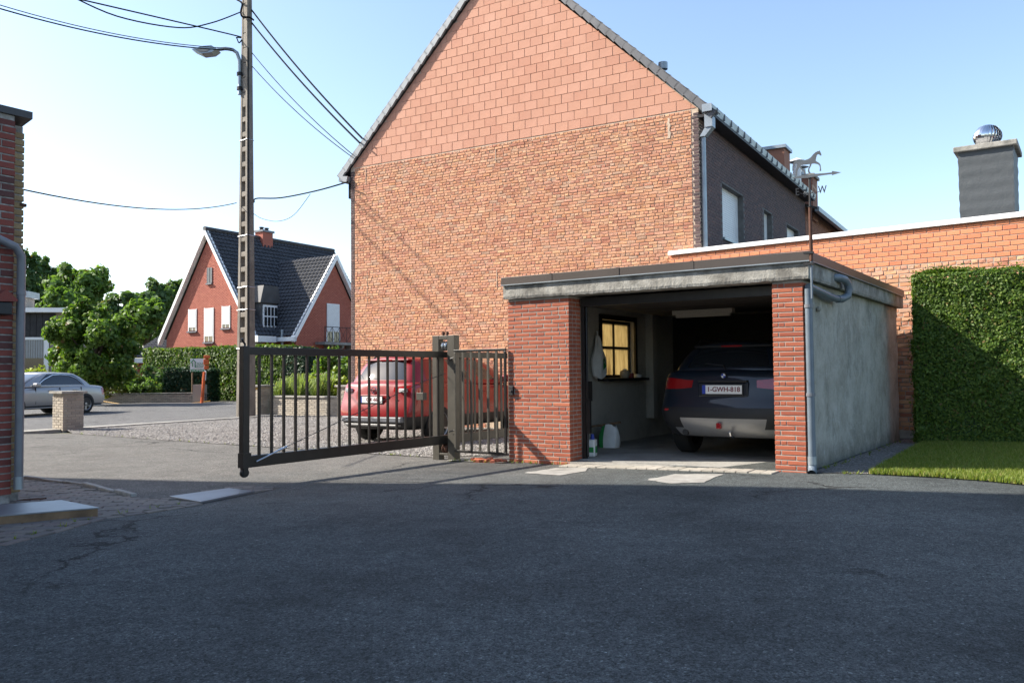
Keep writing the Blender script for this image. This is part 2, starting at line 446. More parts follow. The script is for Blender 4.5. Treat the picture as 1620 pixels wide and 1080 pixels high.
# ------------------------------------------------------------------ masonry helpers
def wm(t):
    return Matrix.Translation(t.location) @ Matrix.Rotation(t.rotation_euler[2], 4, 'Z')
def inview(p):
    q = CAM_M.to_3x3().transposed() @ (Vector(p) - Vector((0, 0, EYE)))
    if q.z > -.3: return None
    x, y = 810 + FPX * q.x / -q.z, 540 - FPX * q.y / -q.z
    return (x, y) if -12 < x < 1632 and -12 < y < 1092 else None
def brick_pts(w, h, d, b, jit, rnd):
    """front face at y=0 looking to -y, open at the back"""
    J = lambda s: rnd.uniform(-s, s)
    x, z = w / 2, h / 2
    P = [(-x, d, -z), (x, d, -z), (x, d, z), (-x, d, z)]
    P += [(sx * x + J(jit * .5), b, sz * z + J(jit * .5)) for sx, sz in ((-1, -1), (1, -1), (1, 1), (-1, 1))]
    P += [(sx * (x - b) + J(jit), J(jit), sz * (z - b) + J(jit)) for sx, sz in ((-1, -1), (1, -1), (1, 1), (-1, 1))]
    F = [(8, 9, 10, 11)]
    for i in range(4):
        j = (i + 1) % 4
        F += [(4 + i, 4 + j, 8 + j, 8 + i), (i, j, 4 + j, 4 + i)]
    return P, F
_BC = {}
def brick_mesh(w, h, d, b, jit, mt, v):
    key = (round(w, 2), round(h, 3), d, b, jit, mt.name, v)
    if key not in _BC:
        P, F = brick_pts(round(w, 2), h, d, b, jit, random.Random(hash(key) & 0xffff))
        me = bpy.data.meshes.new('brick'); me.from_pydata(P, [], F); me.materials.append(mt); me.update()
        _BC[key] = me
    return _BC[key]
def lay(thing_o, part, rects, mt, F=Matrix(), d=.09, b=.004, jit=0.0, wob=0.0, nmax=300, name='brick', stuff='brickwork', hide=None):
    """rects (u0,u1,v0,v1) in the plane of F (u along x, v up, front to -y)"""
    W = wm(thing_o)
    sc = []
    for r in rects:
        c = F @ Vector(((r[0] + r[1]) / 2, 0, (r[2] + r[3]) / 2))
        q = inview(W @ c)
        vis = q is not None and not (hide and hide(*q))
        sc.append(((0 if vis else 1), (W @ c).length / math.sqrt((r[1]-r[0]) * (r[3]-r[2])), r))
    sc.sort(key=lambda s: s[:2])
    ang = F.to_euler()
    nvis = sum(1 for s in sc if s[0] == 0)
    one, rest = sc[:min(nmax, nvis)], sc[min(nmax, nvis):]
    rn = random.Random(len(rects))
    for k, (_, _, r) in enumerate(one):
        me = brick_mesh(r[1] - r[0], r[3] - r[2], d, b, jit, mt, k % 7 if jit else 0)
        o = bpy.data.objects.new(name, me)
        o.location = F @ Vector(((r[0] + r[1]) / 2, rn.uniform(-wob, wob), (r[2] + r[3]) / 2)); o.rotation_euler = ang
        link(o, part)
    if rest:
        V, FC = [], []
        for _, _, r in rest:
            P, f = brick_pts(r[1] - r[0], r[3] - r[2], d, b, jit, rn)
            y = rn.uniform(-wob, wob); bs = len(V)
            V += [tuple(F @ Vector((p[0] + (r[0] + r[1]) / 2, p[1] + y, p[2] + (r[2] + r[3]) / 2))) for p in P]
            FC += [tuple(i + bs for i in q) for q in f]
        me = bpy.data.meshes.new(stuff); me.from_pydata(V, [], FC); me.materials.append(mt); me.update()
        o = link(bpy.data.objects.new(stuff, me), part); o['kind'] = 'stuff'
def courses(u0, u1, v0, v1, bl, bh, jn, bond='half', keep=None, seed=1):
    rn = random.Random(seed); out = []; k = 0; v = v0
    while v + bh <= v1 + .001:
        u = u0; first = True
        while u < u1 - .02:
            if bond == 'mixed':
                w = rn.choice([bl, bl, (bl - jn) / 2, (bl - jn) / 2, bl * .8])
                if first: w *= rn.uniform(.4, 1)
            elif bond == 'rowmix':
                hd = (k * 7 + k // 3) % 5 < 2
                w = (bl - jn) / 2 if hd else bl
                w *= rn.uniform(.93, 1.06)
                if first: w *= rn.uniform(.35, 1)
            else:
                w = bl if not (first and k % 2) else (bl - jn) / 2
            first = False
            e = min(u + w, u1)
            if u1 - e < .03: e = u1
            if e - u > .018 and (keep is None or keep((u + e) / 2, v + bh / 2, u, e)):
                out.append((u, e, v, v + bh))
            u = e + jn
        v += bh + jn; k += 1
    return out
ROTX = lambda: Matrix.Rotation(R(90), 4, 'Z')       # front looks to +x
ROTXN = lambda: Matrix.Rotation(R(-90), 4, 'Z')     # front looks to -x
def wall_rects(u0, u1, v0, v1, holes):
    """split a rectangle round rectangular holes -> list of rects"""
    us = sorted({u0, u1, *[h[0] for h in holes], *[h[1] for h in holes]})
    vs = sorted({v0, v1, *[h[2] for h in holes], *[h[3] for h in holes]})
    return [(a, b, c, d) for a, b in zip(us, us[1:]) for c, d in zip(vs, vs[1:])
            if not any(h[0] <= (a+b)/2 <= h[1] and h[2] <= (c+d)/2 <= h[3] for h in holes)]

# ------------------------------------------------------------------ ground sheets
def sheet(name, poly, up, mt, kind=True, parent=None, thick=0.0):
    bm = bmesh.new()
    vs = [bm.verts.new((p[0], p[1], 0)) for p in poly]
    f = bm.faces.new(vs)
    for kp in KP[1:-1]:
        bmesh.ops.bisect_plane(bm, geom=bm.verts[:] + bm.edges[:] + bm.faces[:], plane_co=Vector((-.6, .8, 0)) * kp, plane_no=(-.6, .8, 0))
    bmesh.ops.triangulate(bm, faces=bm.faces)
    for v in bm.verts: v.co.z = g(v.co.x, v.co.y) + up
    if thick:
        r = bmesh.ops.extrude_face_region(bm, geom=bm.faces[:])
        for e in r['geom']:
            if isinstance(e, bmesh.types.BMVert): e.co.z -= thick
    bmesh.ops.recalc_face_normals(bm, faces=bm.faces)
    if not thick:
        for f in bm.faces:
            if f.normal.z < 0: f.normal_flip()
    me = bpy.data.meshes.new(name); bm.to_mesh(me); bm.free(); me.materials.append(mt)
    o = link(bpy.data.objects.new(name, me), parent)
    return struct(o) if kind else o
def inside(p, poly):
    c = False; n = len(poly)
    for i in range(n):
        a, b = poly[i], poly[(i + 1) % n]
        if (a[1] > p[1]) != (b[1] > p[1]) and p[0] < (b[0] - a[0]) * (p[1] - a[1]) / (b[1] - a[1]) + a[0]: c = not c
    return c
XY = lambda px, py: tuple(gp(px, py)[:2])

sheet('ground', [(-500, -300), (500, -300), (500, 700), (-500, 700)], -.05, MT['soil'])
GX, GY = Vector((.824, -.566)), Vector((.566, .824))            # garage axes
GL = Vector((-.09, 11.3))
GW = lambda x, y: tuple(GL + GX * x + GY * y)
LAWN = [XY(1376, 750), XY(1480, 755), XY(1560, 761), XY(1640, 769), (16, 4.2), (22, 8), (16, 17), (7.3, 13.6), XY(1470, 697)]
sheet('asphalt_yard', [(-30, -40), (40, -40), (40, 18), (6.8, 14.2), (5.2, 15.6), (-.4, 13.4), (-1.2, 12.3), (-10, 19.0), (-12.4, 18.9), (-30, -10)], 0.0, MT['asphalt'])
GRAVEL = [(-1.15, 12.28), (-3.0, 13.7), (-4.9, 15.15), (-7.6, 17.1), (-10, 19.0), (-11.1, 20.7), (-7.9, 25.8), (-4.4, 26.6), (-1, 25), (4, 17), (1.2, 12.9)]
sheet('gravel_yard', GRAVEL, .006, MT['gravel'])
sheet('road', [(-30, -9.0), (-12.35, 18.9), (-7.9, 25.85), (-3, 33.5), (4, 44.5), (-3, 47), (-12.5, 41.4), (-20.5, 40.4), (-80, 37), (-80, -9)], .004, MT['road'])
sheet('verge', [(-20.5, 40.4), (-12.5, 41.4), (-3, 47), (4, 44.5), (40, 90), (-90, 90), (-90, 37)], -.01, MT['soil'])
kb = MB()
KA, KB_ = Vector((-12.2, 18.75)), Vector((-7.75, 25.75))
sheet('kerb', [tuple(KA), tuple(KA + Vector((.42, -.27)) * 1.1), tuple(KB_ + Vector((.42, -.27)) * .5), tuple(KB_)], .035, MT['pale'], thick=.1)
sheet('lawn', LAWN, .012, MT['lawn'])
sheet('side_strip', [GW(4.0, .02), XY(1374, 750), XY(1468, 697), GW(4.6, 5.6), GW(4.0, 5.6)], .008, MT['gravel'])

# pale concrete patches by the garage threshold
def patch(px):
    out = []; pz = random.Random(2)
    for a, b in zip(px, px[1:] + px[:1]):
        for k in range(6): out.append(XY(a[0] + (b[0] - a[0]) * k / 6 + pz.uniform(-2.5, 2.5), a[1] + (b[1] - a[1]) * k / 6 + pz.uniform(-.35, .35)))
    return out
sheet('concrete_patch', patch([(828, 748), (880, 740.5), (935, 739), (925, 745), (886, 752)]), .005, MT['pale'])
sheet('concrete_patch', patch([(1022, 759), (1068, 750), (1146, 750), (1112, 763), (1062, 765)]), .005, MT['pale'])

# brick pavement by the yard wall
PAVE = [(-7, 4.3)] + [XY(*p) for p in ((0, 862), (81, 842), (163, 819), (228, 811), (318, 797), (391, 783), (444, 772), (392, 768), (330, 775), (268, 789), (212, 787), (134, 769), (39, 758))] + [(-8, 9.0)]
pv = sheet('pavement', PAVE, .004, MT['dirt'])
PLATE2 = [XY(268, 788), XY(362, 775), XY(402, 779.5), XY(318, 797)]
pc = {}
ax, ay = Vector((.97, .24)).normalized(), Vector((-.24, .97)).normalized()
pr = random.Random(5); cnt = 0
WALLQ = [(-4.35, 7.45), (-4.6, 7.6), (-9, 1), (-6.6, 3)]
for jy in range(-40, 60):
    for ix in range(-60, 40):
        c = Vector((-4, 7)) + ax * (ix * .208 + (jy % 2) * .104) + ay * (jy * .104)
        q = inview((c.x, c.y, g(c.x, c.y)))
        if not q or not inside(c, PAVE) or inside(c, PLATE2) or q[0] < -10: continue
        if not all(inside(c + ax * sx + ay * sy, PAVE) for sx, sy in ((.08, 0), (-.08, 0), (0, .04), (0, -.04))): continue
        if cnt >= 300: continue
        v = pr.randrange(4)
        if v not in pc:
            m = MB(); P, F = brick_pts(.2, .098, .05, .006, .002, pr)
            for f in F: m.face([(P[i][0], P[i][2], -P[i][1]) for i in f])
            pc[v] = m.mesh('paver', MT['paver'])
        o = link(bpy.data.objects.new('paver', pc[v]), pv); cnt += 1
        o.location = (c.x, c.y, g(c.x, c.y) + .012 + pr.uniform(-.004, .004))
        o.rotation_euler = (pr.uniform(-.02, .02), pr.uniform(-.02, .02), math.atan2(ax.y, ax.x) + pr.uniform(-.03, .03))
# kerb stones along both edges of the pavement
def kerbline(pts, w, h, mt, name, ln):
    pts = [Vector(p) for p in pts]
    for a, b in zip(pts, pts[1:]):
        n = max(1, round((b - a).length / ln)); dv = (b - a) / n; un = dv.normalized(); no = Vector((-un.y, un.x))
        for k in range(n):
            p = a + dv * (k + .5); L = dv.length - .012; j = pr.uniform(-.006, .006)
            m = MB(); M = Matrix.Translation((p.x, p.y, g(p.x, p.y) + j)) @ Matrix.Rotation(math.atan2(un.y, un.x) + pr.uniform(-.03, .03), 4, 'Z')
            m.box(-L/2, L/2, -w/2, w/2, -.06, h, M=M); m.build(name, mt, pv, bevel=.008)
kerbline([XY(39, 757), XY(134, 768), XY(212, 785.5)], .06, .035, MT['concrete'], 'edge_stone', .5)
kerbline([XY(0, 863), XY(81, 843), XY(163, 820), XY(228, 812), XY(318, 798)], .08, .012, MT['paver'], 'edge_stone', .22)
m = MB(); zz = [g(*p) for p in PLATE2]
m.prism([(p[0], p[1]) for p in reversed(PLATE2)], 0, .02)
m.v = [(x, y, z + g(x, y) + .004) for x, y, z in m.v]
mp = m.build('metal_cover', MT['checker'], None, bevel=.003)
tag(mp, 'flat dented pale steel cover plate let into the brick pavement edge', 'cover plate', 'steel cover plates')

# ------------------------------------------------------------------ GARAGE
ga = thing('brick_garage', 'flat-roofed brick garage with open door and stained concrete roof edge', 'garage', (GL.x, GL.y, 0), math.atan2(GX.y, GX.x))
GWm = wm(ga)
BL, BH, BJ = .222, .0425, .0115
CB = BH + BJ
def pillar(name, x0, x1, pat):
    m = MB(); m.box(x0 + .005, x1 - .005, .005, .30, -.22, 2.09)
    p = m.build(name, MT['mortar'], ga)
    fr = []; sr = []; k = 0; v = -.2
    while v + BH < 2.075:
        u = x0; seq = pat[k % len(pat)]; i = 0
        while u < x1 - .03:
            w = seq[i % len(seq)]; i += 1
            e = min(u + w, x1)
            if x1 - e < .04: e = x1
            fr.append((u, e, v, v + BH)); u = e + BJ
        s0 = .105 if k % 2 else .095
        sr += [(s0, s0 + .085, v, v + BH), (s0 + .095, .30, v, v + BH)]
        v += CB; k += 1
    lay(ga, p, fr, MT['brick_garage'], d=.088, nmax=300, jit=.0012, wob=.001, b=.0035)
    return p, sr
GR = 3.955
pl, sr = pillar('left_pillar', 0.045, 1.0, [[.222, .222, .222, .22], [.11, .222, .222, .222], [.222, .222, .222, .09, .11], [.09, .222, .222, .222]])
lay(ga, pl, sr, MT['brick_garage'], Matrix.Translation((1.0, 0, 0)) @ ROTX(), d=.06, jit=.001, nmax=90)
pr_, sr = pillar('right_pillar', 3.62, GR, [[.222, .13], [.06, .055, .235], [.222, .13], [.06, .29]])
lay(ga, pr_, sr, MT['brick_garage'], Matrix.Translation((GR, 0, 0)) @ ROTX(), d=.06, jit=.001, nmax=40)
# walls
WY0, WY1, WZ0, WZ1 = 2.34, 3.5, 1.0, 1.93
m = MB()
for a, b, c, d in wall_rects(.3, 5.3, -.25, 2.09, [(WY0, WY1, WZ0, WZ1)]): m.box(0.05, .2, a, b, c, d)
m.build('left_wall', MT['plaster'], ga)
m = MB()
# right wall as a slightly uneven rendered face
P = [[(3.943 + .010 * math.sin(i * 1.7 + j) * math.cos(j * 2.3 + i * .6), .30 + 5.24 * i / 24, -.2 + 2.29 * j / 14) for j in range(15)] for i in range(25)]
m.grid(P); m.box(3.75, 3.925, .3, 5.54, -.2, 2.09)
m.build('right_wall', MT['render'], ga, smooth=True)
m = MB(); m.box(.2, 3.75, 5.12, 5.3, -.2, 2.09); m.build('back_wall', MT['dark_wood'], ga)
m = MB(); m.box(.2, 3.8, .24, 5.12, -.2, -.03); m.build('garage_floor', MT['floor'], ga)
m = MB(); m.box(1.0, 3.64, -.02, .237, -.2, -.045); m.build('threshold', MT['pale'], ga)
rn = random.Random(3)
for k in range(20):                                   # paver row in front of the threshold
    m = MB(); x = 1.0 + k * .134
    M = Matrix.Translation((x + .06, -.16, 0)) @ Matrix.Rotation(rn.uniform(-.03, .03), 4, 'Z')
    wp = GWm @ Vector((x, -.2, 0)); z = g(wp.x, wp.y)
    m.box(-.06, .062, -.125, .125, z - .06, z + .018 + rn.uniform(-.004, .004), M=M)
    m.build('paver', MT['paver_pale'], ga, bevel=.004)
# roof slab: weathered edge with a ragged lower arris
def slab_strip(x0, y0, x1, y1, n, z0, z1, out):
    """front strip from (x0,y0) to (x1,y1) looking out"""
    rows = []
    for i in range(n + 1):
        t = i / n; x, y = x0 + (x1 - x0) * t, y0 + (y1 - y0) * t
        j = rn.uniform(-.003, .003) + .004 * math.sin(i * .9) * math.sin(i * .37) if 0 < i < n else 0; q = rn.uniform(0, .003) if 0 < i < n else 0
        rows.append([(x - out[0] * .06, y - out[1] * .06, z0 + .004 + j), (x - out[0] * .008, y - out[1] * .008, z0 + j), (x + out[0] * q, y + out[1] * q, z0 + .03 + j * .5),
                     (x + out[0] * q * .5, y + out[1] * q * .5, (z0 + z1) / 2), (x, y, z1)])
    return rows
m = MB()
SX0, SX1, SY0, SY1 = .01, 4.035, -.055, 5.62
m.grid(slab_strip(SX0, SY0, SX1, SY0, 160, 2.09, 2.285, (0, -1)))
m.grid(slab_strip(SX1, SY0, SX1, SY1, 90, 2.09, 2.285, (1, 0)))
m.grid(slab_strip(SX0, SY1, SX0, SY0, 60, 2.09, 2.285, (-1, 0)))
m.box(SX0 + .02, SX1 - .02, SY0 + .02, SY1 - .02, 2.097, 2.286)
m.build('roof_slab', MT['slab'], ga)
def flashing(x0, x1, y0, y1, name):
    m = MB(); m.box(x0, x1, y0, y1, 2.282, 2.385); f = m.build(name, MT['flash'], ga, bevel=.004)
    return f
# front flashing in lengths, then the sides
xs = [SX0 - .02, .78, 1.75, 2.72, SX1 + .02]
for k, (a, b) in enumerate(zip(xs, xs[1:])):
    f = flashing(a + (.0 if k == 0 else .002), b, SY0 - .022 - .002 * (k % 2), SY0 + .03, 'roof_flashing')
    mm = MB(); mm.box(a, b, SY0 - .034, SY0 - .020, 2.272, 2.284); mm.build('drip_edge', MT['zinc'], f)
    if k:
        mm = MB(); mm.box(a - .02, a + .02, SY0 - .028, SY0 - .0245, 2.286, 2.388); mm.build('cover_strip', MT['flash'], f)
f = flashing(SX1 - .03, SX1 + .021, SY0 + .032, SY1, 'roof_flashing')
mm = MB(); mm.box(SX1 + .018, SX1 + .032, SY0 - .03, SY1, 2.272, 2.284); mm.build('drip_edge', MT['pvc'], f)
flashing(SX0 - .021, SX0 + .03, SY0 + .032, SY1, 'roof_flashing'); flashing(SX0, SX1, SY1 - .03, SY1 + .02, 'roof_flashing')
m = MB(); m.box(SX0 + .03, SX1 - .03, SY0 + .03, SY1 - .03, 2.286, 2.33); m.build('roof_felt', MT['tile_dark'], ga)
# window in the left wall
wi = MB()
for a, b, c, d in wall_rects(WY0, WY1, WZ0, WZ1, [(WY0 + .05, (WY0 + WY1) / 2 - .018, WZ0 + .05, 1.475), ((WY0 + WY1) / 2 + .018, WY1 - .05, WZ0 + .05, 1.475),
                                                   (WY0 + .05, (WY0 + WY1) / 2 - .018, 1.51, WZ1 - .05), ((WY0 + WY1) / 2 + .018, WY1 - .05, 1.51, WZ1 - .05)]):
    wi.box(.08, .13, a, b, c, d)
win = wi.build('window', MT['black_paint'], ga)
for a, b in ((WY0 + .05, (WY0 + WY1) / 2 - .018), ((WY0 + WY1) / 2 + .018, WY1 - .05)):
    for c, d in ((WZ0 + .05, 1.475), (1.51, WZ1 - .05)):
        m = MB(); m.box(.10, .106, a - .004, b + .004, c - .004, d + .004); m.build('pane', MT['pane'], win)
m = MB(); m.box(.2, .38, WY0 - .12, WY1 + .2, WZ0 - .045, WZ0 - .002); m.build('window_sill', MT['darkiron'], win)
m = MB(); m.box(.2, .23, WY0 - .07, WY0, WZ0, WZ1 + .08); m.box(.2, .23, WY1, WY1 + .07, WZ0, WZ1 + .08); m.box(.2, .23, WY0, WY1, WZ1, WZ1 + .08)
m.build('window_casing', MT['black_paint'], win)
m = MB(); m.box(.2, .34, 3.95, 4.1, .3, 2.09); m.build('pier', MT['plaster'], ga)
# overhead door pushed up under the ceiling, its tracks and levers
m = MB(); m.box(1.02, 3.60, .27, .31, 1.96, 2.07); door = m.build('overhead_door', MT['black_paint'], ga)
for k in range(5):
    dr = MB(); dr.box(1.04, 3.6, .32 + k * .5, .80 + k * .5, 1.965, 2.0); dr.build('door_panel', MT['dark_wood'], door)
for x in (1.005, 3.585):
    m = MB(); m.box(x, x + .05, .305, .36, -.03, 1.96); m.build('door_track', MT['black_paint'], door)
    m = MB(); m.tube([(x + .07, .33, .0), (x + .07, .33, 1.95)], .014); m.build('door_cable', MT['darkiron'], door)
m = MB(); m.box(1.06, 1.10, .31, .42, .72, .98); m.box(1.06, 1.12, .31, .35, .30, .75); m.build('door_lever', MT['black_paint'], door)
m = MB(); m.box(1.62, 2.5, 1.85, 1.97, 1.90, 1.962); m.box(1.66, 2.46, 1.88, 1.94, 1.862, 1.90)
m.build('ceiling_lamp', MT['paver_pale'], ga)
# rain pipe on the right corner
m = MB(); cx, cy, rr = 4.008, .03, .041
m.tube([(cx, cy, 1.985), (cx, cy, .09)], rr, 14)
m.tube([(cx, cy, .10), (cx + .0, cy - .005, .05), (cx + .015, cy - .05, .015), (cx + .02, cy - .10, -.005)], .046, 14, caps=False)
dp = m.build('downpipe', MT['pvc'], ga, smooth=True)
m = MB(); m.tube([(cx, cy, 2.0), (cx, cy + .03, 2.01), (cx + .02, cy + .9, 1.955), (cx + .03, cy + 1.15, 1.95)], rr, 14)
m.tube([(cx + .03, cy + 1.15, 1.95), (cx + .05, cy + 1.30, 1.96), (cx + .10, cy + 1.38, 2.0), (cx + .11, cy + 1.40, 2.08), (cx + .10, cy + 1.37, 2.15), (cx + .09, cy + 1.28, 2.19), (cx + .06, cy + 1.12, 2.20), (cx + .0, cy + 1.05, 2.2)], .047, 14)
m.build('overflow_pipe', MT['pvc'], dp, smooth=True)
for z in (1.78, .82):
    m = MB(); m.tube([(cx, cy, z), (cx, cy, z + .035)], rr + .008, 14); m.build('pipe_clip', MT['pvc_dark'], dp)
m = MB(); m.tube([(cx, cy, .085), (cx, cy, .17)], rr + .007, 14); m.build('pipe_socket', MT['zinc'], dp, smooth=True)
m = MB(); m.lathe([(0.0, 0), (.028, .0), (.03, .02), (.018, .035), (0, .038)], 12, (3.95, .62, 1.80), 'x'); m.build('wall_boss', MT['render'], ga, smooth=True)

# things inside the garage
def gthing(name, label, cat, x, y, z, rz=0, group=None):
    p = GWm @ Vector((x, y, z)); return thing(name, label, cat, p, ga.rotation_euler[2] + rz, group)
def draped(w, h, nx, nz, f):
    return [[f(i / nx, j / nz) for j in range(nz + 1)] for i in range(nx + 1)]
b = gthing('hanging_bag', 'white plastic carrier bag with green emblem hanging beside the garage window', 'bag', .24, 2.12, 1.66)
def bagf(s):
    def f(u, v):
        wd = .10 + .34 * min(1, v * 1.7) * (1 - .15 * v)
        return (.015 + s * (.03 + .07 * math.sin(math.pi * u)) * v ** .5 + .012 * math.sin(9 * u + 7 * v), (u - .5) * wd + .03 * v, -.62 * v - .05 * math.sin(5 * u) * v)
    return f
m = MB(); m.grid(draped(1, 1, 14, 12, bagf(1))); m.grid(draped(1, 1, 14, 12, bagf(0)))
m.tube([(.02, 0, 0), (.02, .0, .06), (.0, 0, .07)], .008); m.build('bag_body', MT['bagwhite'], b, smooth=True)
m = MB(); G = [[tuple(Vector(bagf(1)(.50 + .30 * i / 8, .56 + .26 * j / 8)) + Vector((.006, 0, 0))) for j in range(9) if True] for i in range(9)]
m.grid(G); m.build('emblem', MT['green'], b, smooth=True)
m = MB(); G = [[tuple(Vector(bagf(1)(.60 + .08 * i / 2, .64 + .05 * j / 2)) + Vector((.011, 0, 0))) for j in range(3)] for i in range(3)]
m.grid(G); m.build('emblem_mark', MT['bagwhite'], b)
s = gthing('plastic_sack', 'stuffed green and white plastic sack on the garage floor', 'sack', .55, 1.92, -.03, R(8))
m = MB()
rows = []
for j in range(9):
    v = j / 8; wx, wy = .20 * (1 - .25 * v ** 2) * (.86 + .14 * math.sin(math.pi * v)), .13 * (1 - .6 * v ** 2)
    wx, wy = wx * .82, wy * .85
    rows.append([((abs(math.cos(a)) ** .6 * math.copysign(1, math.cos(a))) * wx * (1 + .05 * math.sin(5 * a + 3 * v)), (abs(math.sin(a)) ** .6 * math.copysign(1, math.sin(a))) * wy * (1 + .06 * math.sin(7 * a)), .33 * v + .02 * math.sin(3 * a) * v) for a in [2 * math.pi * k / 24 for k in range(25)]])
m.grid(rows); m.face(list(reversed(rows[-1][:-1])))
m2 = MB(); 
for k in range(len(m.v)): pass
o = m.build('sack_body', [MT['bagwhite'], MT['green']], s, smooth=True)
for pgn in o.data.polygons:
    c = pgn.center
    if c.x < -.06: pgn.material_index = 1
m = MB(); m.box(-.22, .24, -.04, .0, .33, .36, M=Matrix.Rotation(R(-9), 4, 'Y')); m.build('stick', MT['wood'], s)
cn = gthing('canister', 'small white canister with green label just inside the garage door', 'canister', .98, .62, -.03, R(15))
m = MB(); m.box(-.05, .05, -.08, .08, 0, .23); m.build('body', MT['bagwhite'], cn, bevel=.02)
m = MB(); m.lathe([(0, .30), (.022, .30), (.024, .265), (.03, .25), (.03, .225)], 12); m.build('cap', MT['plate_blue'], cn, smooth=True)
m = MB(); m.box(.0505, .052, -.05, .05, .05, .14); m.box(-.035, .035, -.082, -.0805, .06, .13); m.build('label_patch', MT['green'], cn)
for nm, lb, ct, y, mt, prof in (('round_jar', 'pale round pot on the garage window sill', 'pot', 2.95, 'paver_pale', [(0, 0), (.06, 0), (.085, .05), (.075, .11), (.04, .13), (0, .135)]),
                                ('red_tin', 'little red tin on the garage window sill', 'tin', 3.18, 'plate_red', [(0, 0), (.045, 0), (.045, .07), (.04, .075), (0, .075)]),
                                ('white_tub', 'low white tub at the dark end of the sill', 'tub', 3.42, 'bagwhite', [(0, 0), (.06, 0), (.07, .05), (0, .052)])):
    t = gthing(nm, lb, ct, .30, y, WZ0 - .002)
    m = MB(); m.lathe(prof, 18); m.build('body', MT[mt], t, smooth=True)
    m = MB(); m.lathe([(0, prof[-1][1] + .012), (prof[-2][0] * .8, prof[-1][1] + .012), (prof[-2][0] * .8, prof[-1][1] - .01)], 14); m.build('lid', MT['silver_trim'], t, smooth=True)

# ------------------------------------------------------------------ WEATHERVANE on the garage corner
vp = GWm @ Vector((4.05, -.115, 1.86))
wv = thing('weathervane', 'horse weathervane with compass letters on a rusty pole at the garage corner', 'weathervane', vp, ga.rotation_euler[2])
m = MB(); m.tube([(.045, -.045, .0), (.045, -.045, .52)], .012, 10); m.build('lower_rod', MT['pvc'], wv)
m = MB(); m.tube([(.045, -.045, .40), (.045, -.045, 1.12)], .018, 10); m.build('rod', MT['rust'], wv)
m = MB(); m.tube([(.045, -.045, 1.12), (.045, -.045, 1.58)], .011, 10); m.build('spindle', MT['darkiron'], wv)
for z in (.36, .48): 
    m = MB(); m.box(-.03, .07, -.07, -.02, z, z + .025); m.build('bracket', MT['darkiron'], wv)
m = MB(); m.lathe([(0, 1.115), (.05, 1.12), (.05, 1.128), (0, 1.135)], 16, (.045, -.045, 0)); m.build('collar', MT['darkiron'], wv)
m = MB(); m.lathe([(0, 1.56), (.045, 1.59), (.045, 1.596), (0, 1.60)], 16, (.045, -.045, 0)); m.build('bearing', MT['darkiron'], wv)
VC = Vector((.045, -.045, 0))
for ch, ang in (('N', 20), ('E', -70), ('S', 200), ('W', 0 + 12)):
    a = R({'N': -52, 'W': 8, 'S': 128, 'E': 188}[ch])
    dv = Vector((math.cos(a), math.sin(a), 0))
    m = MB(); m.tube([VC + Vector((0, 0, 1.36)), VC + dv * .10 + Vector((0, 0, 1.335)), VC + dv * .21 + Vector((0, 0, 1.36))], .006, 6)
    arm = m.build('compass_arm', MT['darkiron'], wv)
    M = Matrix.Translation(VC + dv * .265 + Vector((0, 0, 1.38))) @ Matrix.Rotation(R({'N': -20, 'W': 8, 'S': 20, 'E': 8}[ch]), 4, 'Z') @ Matrix.Rotation(R(90), 4, 'X')
    text_obj('compass_letter', ch, .17, MT['darkiron'], arm, M, .004, .002)
m = MB()
m.tube([VC + Vector((-.10, -.0, 1.345)) + Vector((.035 * math.cos(q) * (1 - q / 12), 0, .035 * math.sin(q) * (1 - q / 12))) for q in [k * .5 for k in range(16)]], .007, 6)
m.build('scroll', MT['vane'], wv)
HM = Matrix.Translation(VC) @ Matrix.Rotation(R(10), 4, 'Z')
hs = [(-.30, 1.665), (-.285, 1.80), (-.265, 1.86), (-.25, 1.93), (-.27, 1.955), (-.315, 1.93), (-.335, 1.86), (-.34, 1.77), (-.36, 1.80), (-.355, 1.90), (-.33, 1.975), (-.28, 2.01), (-.20, 2.005), (-.10, 2.0), (-.02, 2.02), (.04, 2.055), (.09, 2.115), (.14, 2.155), (.19, 2.175), (.215, 2.17), (.225, 2.195), (.235, 2.165),
      (.25, 2.13), (.265, 2.08), (.25, 2.062), (.232, 2.075), (.215, 2.095), (.19, 2.105), (.165, 2.08), (.15, 2.02), (.14, 1.965), (.175, 1.935), (.215, 1.905), (.24, 1.86), (.245, 1.80), (.252, 1.725), (.215, 1.725), (.225, 1.79), (.215, 1.85), (.175, 1.885), (.11, 1.905), (.055, 1.905),
      (.04, 1.86), (.005, 1.80), (.005, 1.745), (.03, 1.70), (-.015, 1.70), (-.03, 1.75), (-.02, 1.81), (.01, 1.87), (.012, 1.905), (-.06, 1.90), (-.13, 1.905), (-.18, 1.90), (-.165, 1.85), (-.13, 1.80), (-.085, 1.765), (-.07, 1.70), (-.11, 1.70), (-.115, 1.745), (-.16, 1.79), (-.205, 1.85), (-.225, 1.83), (-.25, 1.78), (-.26, 1.665)]
m = MB(); m.prism(hs, -.003, .003, axis='y'); m.v = [tuple(HM @ Vector(v)) for v in m.v]
m.build('horse', MT['vane'], wv)
ar = [(-.34, 1.615), (-.06, 1.60), (.3, 1.625), (.47, 1.63), (.47, 1.605), (.66, 1.648), (.47, 1.70), (.47, 1.668), (.3, 1.668), (.12, 1.675), (-.02, 1.66), (-.2, 1.665), (-.3, 1.65), (-.36, 1.635)]
m = MB(); m.prism(ar, -.004, .004, axis='y'); m.v = [tuple(HM @ Vector(v)) for v in m.v]
m.build('arrow', MT['vane'], wv)
def _vz(z):
    if z < .5: return z
    if z < 1.12: return .5 + (z - .5) * .48 / .62
    if z < 1.59: return .98 + (z - 1.12) * .31 / .47
    return 1.29 + (z - 1.59) * .48
